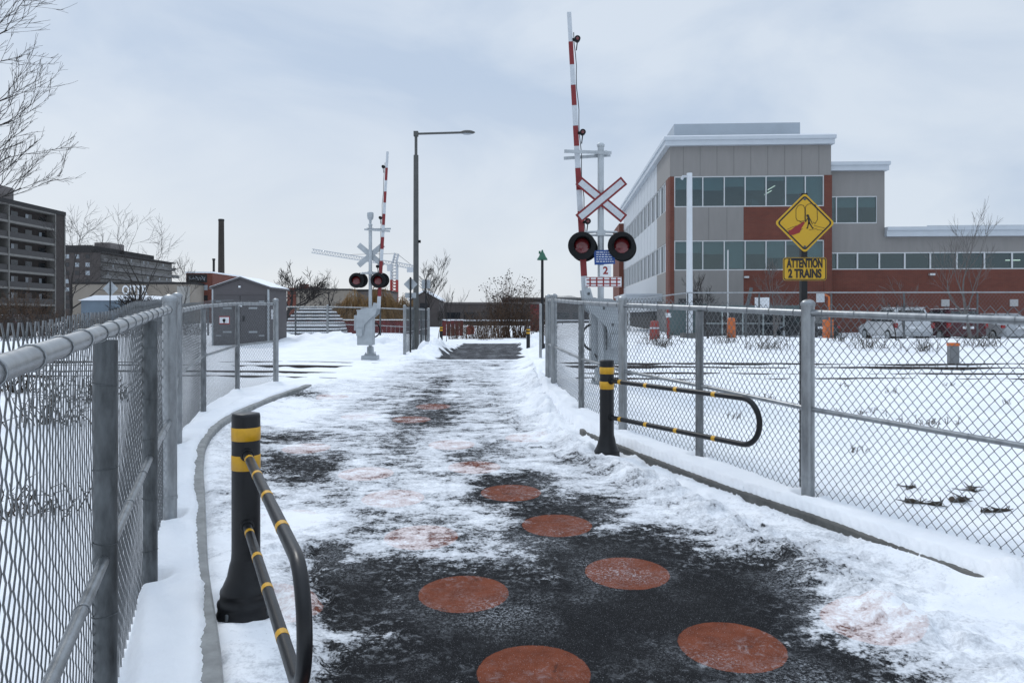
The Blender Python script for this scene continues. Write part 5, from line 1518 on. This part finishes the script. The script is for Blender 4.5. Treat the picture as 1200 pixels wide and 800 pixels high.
# left apartment block: facade runs away from the camera along X = -95
XA = -95.0
t = thing('apartment_building', 'tall dark brown apartment block with pale floor lines at the left edge', 'building', (XA, 157, 0))
def ap(name, m, fn, par=None):
    mb = MBS(); fn(mb); return mb.build(name, m, par or t)
ztop = PZ(253, 157)
Y0, Y1 = -62.0, 0.0
nfl = 7; fh = (ztop - 1.2) / nfl
ap('wall', brick_b, lambda m: [m.bb(-14, -1.6, Y0, Y1, 0, ztop), m.bb(-1.6, 0, Y1 - 3.2, Y1, 0, ztop)])
ap('roof', roof_d, lambda m: [m.bb(-14.2, .25, Y0, Y1 + .2, ztop + .003, ztop + .8)])
ap('roof_house', far_grey, lambda m: [m.bb(-10, -2, Y1 - 34, Y1 - 13, ztop + .8, ztop + 3.6)])
for k in range(nfl + 1):
    z = ztop - k * fh
    ap('balcony_slab', slab_l, lambda m: m.bb(-1.6, .12, Y0, Y1 - 3.3, z - .42 if k else z - .3, z))
    if k < nfl:
        z2 = ztop - (k + 1) * fh
        ap('balcony_railing', mat('dark_railing', (.035, .032, .032), .6), lambda m: m.bb(-.02, .05, Y0, Y1 - 3.3, z2 + .02, z2 + 1.05))
        rg = random.Random(k)
        for y in np.linspace(Y0 + 1, Y1 - 6, 14):
            wn = ap('window', dark_win, lambda m: m.bb(-1.6, -1.55, y, y + 2.0, z2 + .15, z2 + 2.2))
            if rg.random() < .3: ap('pane', pale_win, lambda m: m.bb(-1.54, -1.5, y, y + .8, z2 + .9, z2 + 2.1), wn)
for y in (Y1 - 3.3, Y1 - 17.5, Y1 - 31, Y1 - 45, Y1 - 59):
    ap('partition_wall', slab_l, lambda m: m.bb(-1.6, .2, y - .14, y + .14, 0, ztop + .05))
ap('corner_trim', slab_l, lambda m: m.bb(-.1, .15, Y1 - .12, Y1 + .2, 0, ztop + .05))

# second apartment block further back
t = thing('apartment_building', 'grey apartment block with stepped roof and long pale balconies left of the chimney', 'building', (-148.5, 265, 0))
zt2 = PZ(296, 265); fh2 = 2.95
ap('wall', brick_d, lambda m: [m.bb(-12.5, 0, 0, 58, 0, zt2), m.bb(0, .6, 0, 1.0, 0, zt2)])
ap('roof', roof_d, lambda m: [m.bb(-12.6, -2, -.2, 20, zt2 + .003, zt2 + 2.6), m.bb(-12.6, 1.5, .5, 58.5, zt2 + .003, zt2 + .5), m.bb(-11, -1, 20, 44, zt2 + .5, zt2 + 2.4)])
ap('roof_house', far_grey, lambda m: [m.bb(-9, -3, 14, 24, zt2 + 2.7, zt2 + 5.0)])
for k in range(7):
    z2 = zt2 - (k + 1) * fh2
    L2 = 58 + min(k, 3) * 4
    ap('balcony', bal_g, lambda m: [m.bb(.1, 1.6, 1.2, L2, z2 - .2, z2 + 1.05)])
    wn = ap('window', dark_win, lambda m: [m.bb(.02, .06, 1.2, 57, z2 + 1.06, z2 + 2.5)])
    rg = random.Random(50 + k)
    ap('pane', pale_win, lambda m: [m.bb(.07, .1, y, y + 1.1, z2 + 1.1, z2 + 2.3) for y in np.arange(3, 56, 3.3) if rg.random() < .22], wn)
for ci, x in enumerate((-11.6, -8.0, -4.2)):
    for k in range(7):
        z2 = zt2 - (k + 1) * fh2
        ap('window', pale_win if (k * 3 + ci) % 4 < 2 else dark_win, lambda m: m.bb(x, x + 1.5, -.08, -.02, z2 + .8, z2 + 2.3))

# beige warehouse, brick mural building
t = thing('warehouse', 'beige warehouse wall with white graffiti letters along its top', 'building', (PX(128, 120), 120, 0))
wW = PX(224, 120) - PX(128, 120); wz = PZ(333, 120)
ap('wall', beige, lambda m: m.bb(-6, wW, 0, 20, 0, wz)); ap('roof', roof_d, lambda m: m.bb(-6.1, wW + .1, -.1, 20.1, wz + .003, wz + .35))
o = text_obj('graffiti', 'OITER', 2.0, white_sign, t, Matrix.Translation((4.1, -.03, wz - 1.0)) @ FRONT, .05); 
xs_ = [v.co.x for v in o.data.vertices]; cxm = (max(xs_) + min(xs_)) / 2; k = 4.6 / (max(xs_) - min(xs_)) * .9
o.data.transform(Matrix.Translation((cxm, 0, 0)) @ Matrix.Diagonal((k, 1, 1, 1)) @ Matrix.Translation((-cxm, 0, 0)))
ap('pale_patch', mat('whitewash', (.32, .31, .29), .9, 0, .25, .4), lambda m: [m.bb(6.5, 12.8, -.02, -.005, .6, 2.6), m.bb(11, wW - .2, -.02, -.005, 3.0, wz - .3)])
t = thing('low_shed', 'low pale blue sheds with white roofs left of the warehouse', 'shed', (PX(95, 75), 75, .4))
ap('wall', mat('blue_grey_sheet', (.12, .16, .20), .6, 0, .2, .5), lambda m: [m.bb(0, 7.2, 0, 6, 0, PZ(352, 75) - .4)])
ap('roof', snowtop, lambda m: m.prism([(-.2, PZ(352, 75) - .397), (7.4, PZ(352, 75) - .397), (6.4, PZ(346, 75) - .4), (1.5, PZ(346, 75) - .4)], -.2, 6.2))
ap('door', far_grey, lambda m: m.bb(1.0, 2.8, -.05, -.005, 0, 1.7))
t = thing('brick_building', 'small red brick building with a dark mural band left of the tall chimney', 'building', (PX(218, 125), 125, 0))
wW = PX(249, 125) - PX(218, 125); wz = PZ(320, 125)
ap('wall', brick_r, lambda m: [m.bb(0, wW, 0, 14, 0, wz)]); ap('roof', snowtop, lambda m: m.bb(-.1, wW + .1, -.1, 14, wz + .003, wz + .25))
mb_ = ap('mural_band', roof_d, lambda m: m.bb(.1, wW - .9, -.04, -.003, PZ(331, 125), wz - .2))
rg = random.Random(9)
def squig(m):
    for k in range(9):
        x = .4 + k * .32; m.tube([(x + rg.uniform(-.1, .1), -.06, wz - .5 - rg.random() * .8), (x + .3, -.06, wz - .5 - rg.random() * .7), (x + .15, -.06, wz - .9 - rg.random() * .4)], .06, 4)
ap('mural_swirl', pale_win, squig, mb_)
for k in range(4):
    ap('window', pale_win, lambda m: m.bb(.5 + k * .85, 1.1 + k * .85, -.05, -.003, PZ(340, 125), PZ(334, 125)))
for k in range(4):
    ap('window', dark_win, lambda m: m.bb(.5 + k * .85, 1.1 + k * .85, -.05, -.003, PZ(352, 125), PZ(346, 125)))
m_ = MB(); x = PX(250.5, 128); m_.tube([(x, 128, 0), (x, 128, PZ(305, 128))], .2, 10); m_.lathe([(.26, PZ(305, 128)), (.26, PZ(305, 128) + .3)], 10, c=(x, 128, 0)); tag(m_.build('flue_pipe', roof_d), 'thin dark flue pipe beside the brick building', 'chimney')
t = thing('chimney', 'tall dark cylindrical factory chimney against the sky', 'chimney', (PX(259.3, 200), 200, 0))
zc_ = PZ(257, 200)
ap('shaft', mat('chimney_brick', (.040, .033, .028), .9, 0, .25, .3), lambda m: m.tube([(0, 0, -1), (0, 0, zc_)], [.95, .72], 18))
ap('rim', roof_d, lambda m: m.lathe([(.78, zc_ - .5), (.80, zc_ - .1), (.7, zc_ + .05)], 18))

# buildings behind hut / willow
t = thing('low_building', 'low brick and beige building with chimneys right of the grey hut', 'building', (PX(337, 95), 95, 0))
wz = PZ(340, 95)
ap('wall', beige, lambda m: [m.bb(1.1, 8, 0, 10, 0, wz)]); ap('brick_wall', brick_r, lambda m: [m.bb(0, 1.1, -.2, 10, 0, PZ(337, 95))])
ap('roof', roof_d, lambda m: m.bb(1.1, 8.1, -.1, 10, wz + .003, wz + .2))
ap('chimney', brick_r, lambda m: [m.bb(1.2, 2.2, 1, 2, wz + .2, wz + .85), m.bb(2.4, 3.6, 1, 2, wz + .2, wz + .5)])
t = thing('low_building', 'dark roofed low building behind the dark bare tree', 'building', (PX(372, 100), 100, 0))
ap('wall', far_grey, lambda m: m.bb(0, 9, 0, 12, 0, PZ(341, 100))); ap('roof', roof_d, lambda m: m.bb(-.1, 9.1, -.1, 12, PZ(341, 100) + .003, PZ(339, 100)))
t = thing('house', 'pale house with snowy gable roof behind the tall lamp', 'house', (PX(480, 85), 85, 0))
zq = PZ(352, 85)
ap('wall', brick_d, lambda m: m.prism([(0, 0), (3.4, 0), (3.4, zq), (1.7, zq + 1.0), (0, zq)], 0, 6)); ap('roof', snowtop, lambda m: m.prism([(-.2, zq), (1.7, zq + 1.05), (3.6, zq), (3.6, zq + .18), (1.7, zq + 1.25), (-.2, zq + .18)], -.2, 6.2))
ap('window', dark_win, lambda m: m.bb(1.2, 2.2, -.05, -.003, zq - 1.3, zq - .3))
D = 110
t = thing('factory_building', 'long brown low-rise building beyond the far path end', 'building', (PX(556, D), D, 0))
wW = PX(700, D) - PX(556, D)
ap('wall', brick_d, lambda m: [m.bb(-8, wW, 0, 16, 0, PZ(356, D)), m.bb(4, wW, 3, 16, 0, PZ(350, D))])
ap('roof', far_grey, lambda m: [m.bb(-8.1, wW + .1, -.15, 2.9, PZ(356, D) + .003, PZ(354, D)), m.bb(3.9, wW + .1, 2.9, 16, PZ(350, D) + .003, PZ(348, D))])
for k in range(9): ap('window', dark_win, lambda m: m.bb(-7 + k * 2.7, -4.8 + k * 2.7, -.05, -.003, PZ(373, D), PZ(366, D)))
ap('sill', snowtop, lambda m: m.bb(-8, wW, -.3, -.06, PZ(376, D), PZ(374.5, D)))
D = 70
m_ = MB(); x = PX(627, D); m_.bb(x - .45, x + .45, D, D + .2, .4, PZ(357, D)); tag(m_.build('red_hoarding', redwall), 'narrow red hoarding panel behind the small green lamp', 'hoarding')
D = 60
m_ = MB(); x = PX(551, D); m_.lathe([(.3, .3), (.34, .35), (.34, 1.0), (.2, 1.15), (.001, 1.2)], 12, c=(x, D, 0)); tag(m_.build('red_hydrant', MATS['red_plastic']), 'small bright red hydrant among the brown shrubs', 'hydrant')

# tower crane
D = 240.0
t = thing('tower_crane', 'distant tower crane with red and white mast and long pale jib', 'crane', (PX(462, D), D, 0))
crane_w = mat('crane_white', (.50, .52, .54), .6); crane_r = mat('crane_red', (.30, .03, .025), .6)
def lattice(m, a, b_, w, n, r):
    a = Vector(a); b_ = Vector(b_); d = (b_ - a); s = d.normalized(); u_ = Vector((0, 1, 0)); v_ = s.cross(u_).normalized()
    cs = [u_ * w / 2 + v_ * w / 2, u_ * w / 2 - v_ * w / 2, -u_ * w / 2 - v_ * w / 2, -u_ * w / 2 + v_ * w / 2]
    for c in cs: m.tube([a + c, b_ + c], r, 4, False)
    for i in range(n):
        p, q = a + d * i / n, a + d * (i + 1) / n
        for k in range(4): m.tube([p + cs[k], q + cs[(k + 1) % 4]], r * .6, 3, False)
zj = PZ(309, D)
ap('mast', crane_r, lambda m: lattice(m, (0, 0, 0), (0, 0, PZ(328, D)), 1.9, 14, .28))
ap('mast_top', crane_w, lambda m: [lattice(m, (0, 0, PZ(328, D)), (0, 0, zj), 1.9, 5, .26), lattice(m, (0, 0, zj), (.8, 0, PZ(297, D)), 1.2, 4, .2)])
ap('jib', crane_w, lambda m: lattice(m, (-.5, 0, zj), (PX(366, D) - PX(462, D), 0, PZ(294, D)), 1.2, 30, .12))
ap('counter_jib', crane_w, lambda m: [lattice(m, (.5, 0, zj), (PX(487, D) - PX(462, D), 0, PZ(314, D)), 1.2, 8, .12), m.bb(4.2, 6.3, -.8, .8, PZ(319, D), PZ(313, D))])
ap('stay_cable', galv_d, lambda m: [m.tube([(.8, 0, PZ(297, D)), (PX(405, D) - PX(462, D), 0, PZ(298.5, D))], .06, 4), m.tube([(.8, 0, PZ(297, D)), (PX(484, D) - PX(462, D), 0, PZ(312, D))], .06, 4)])
ap('cab', crane_w, lambda m: m.bb(-2.2, -.6, -1, .6, zj - 2.4, zj - .3))

# distant low skyline of trees and roofs so the horizon is not an empty line
rg = random.Random(123)
for k in range(26):
    px = rg.choice((rg.uniform(340, 660), rg.uniform(0, 340), rg.uniform(640, 740)))
    D = rg.uniform(130, 230)
    if 225 < px < 335: continue
    shrub('thicket of brown twigs on the horizon', px, D, rg.uniform(7, 14), rg.uniform(3.0, 5.0), 300 + k, 60, twig_b, name='distant_thicket', gr='brown thickets on the horizon')
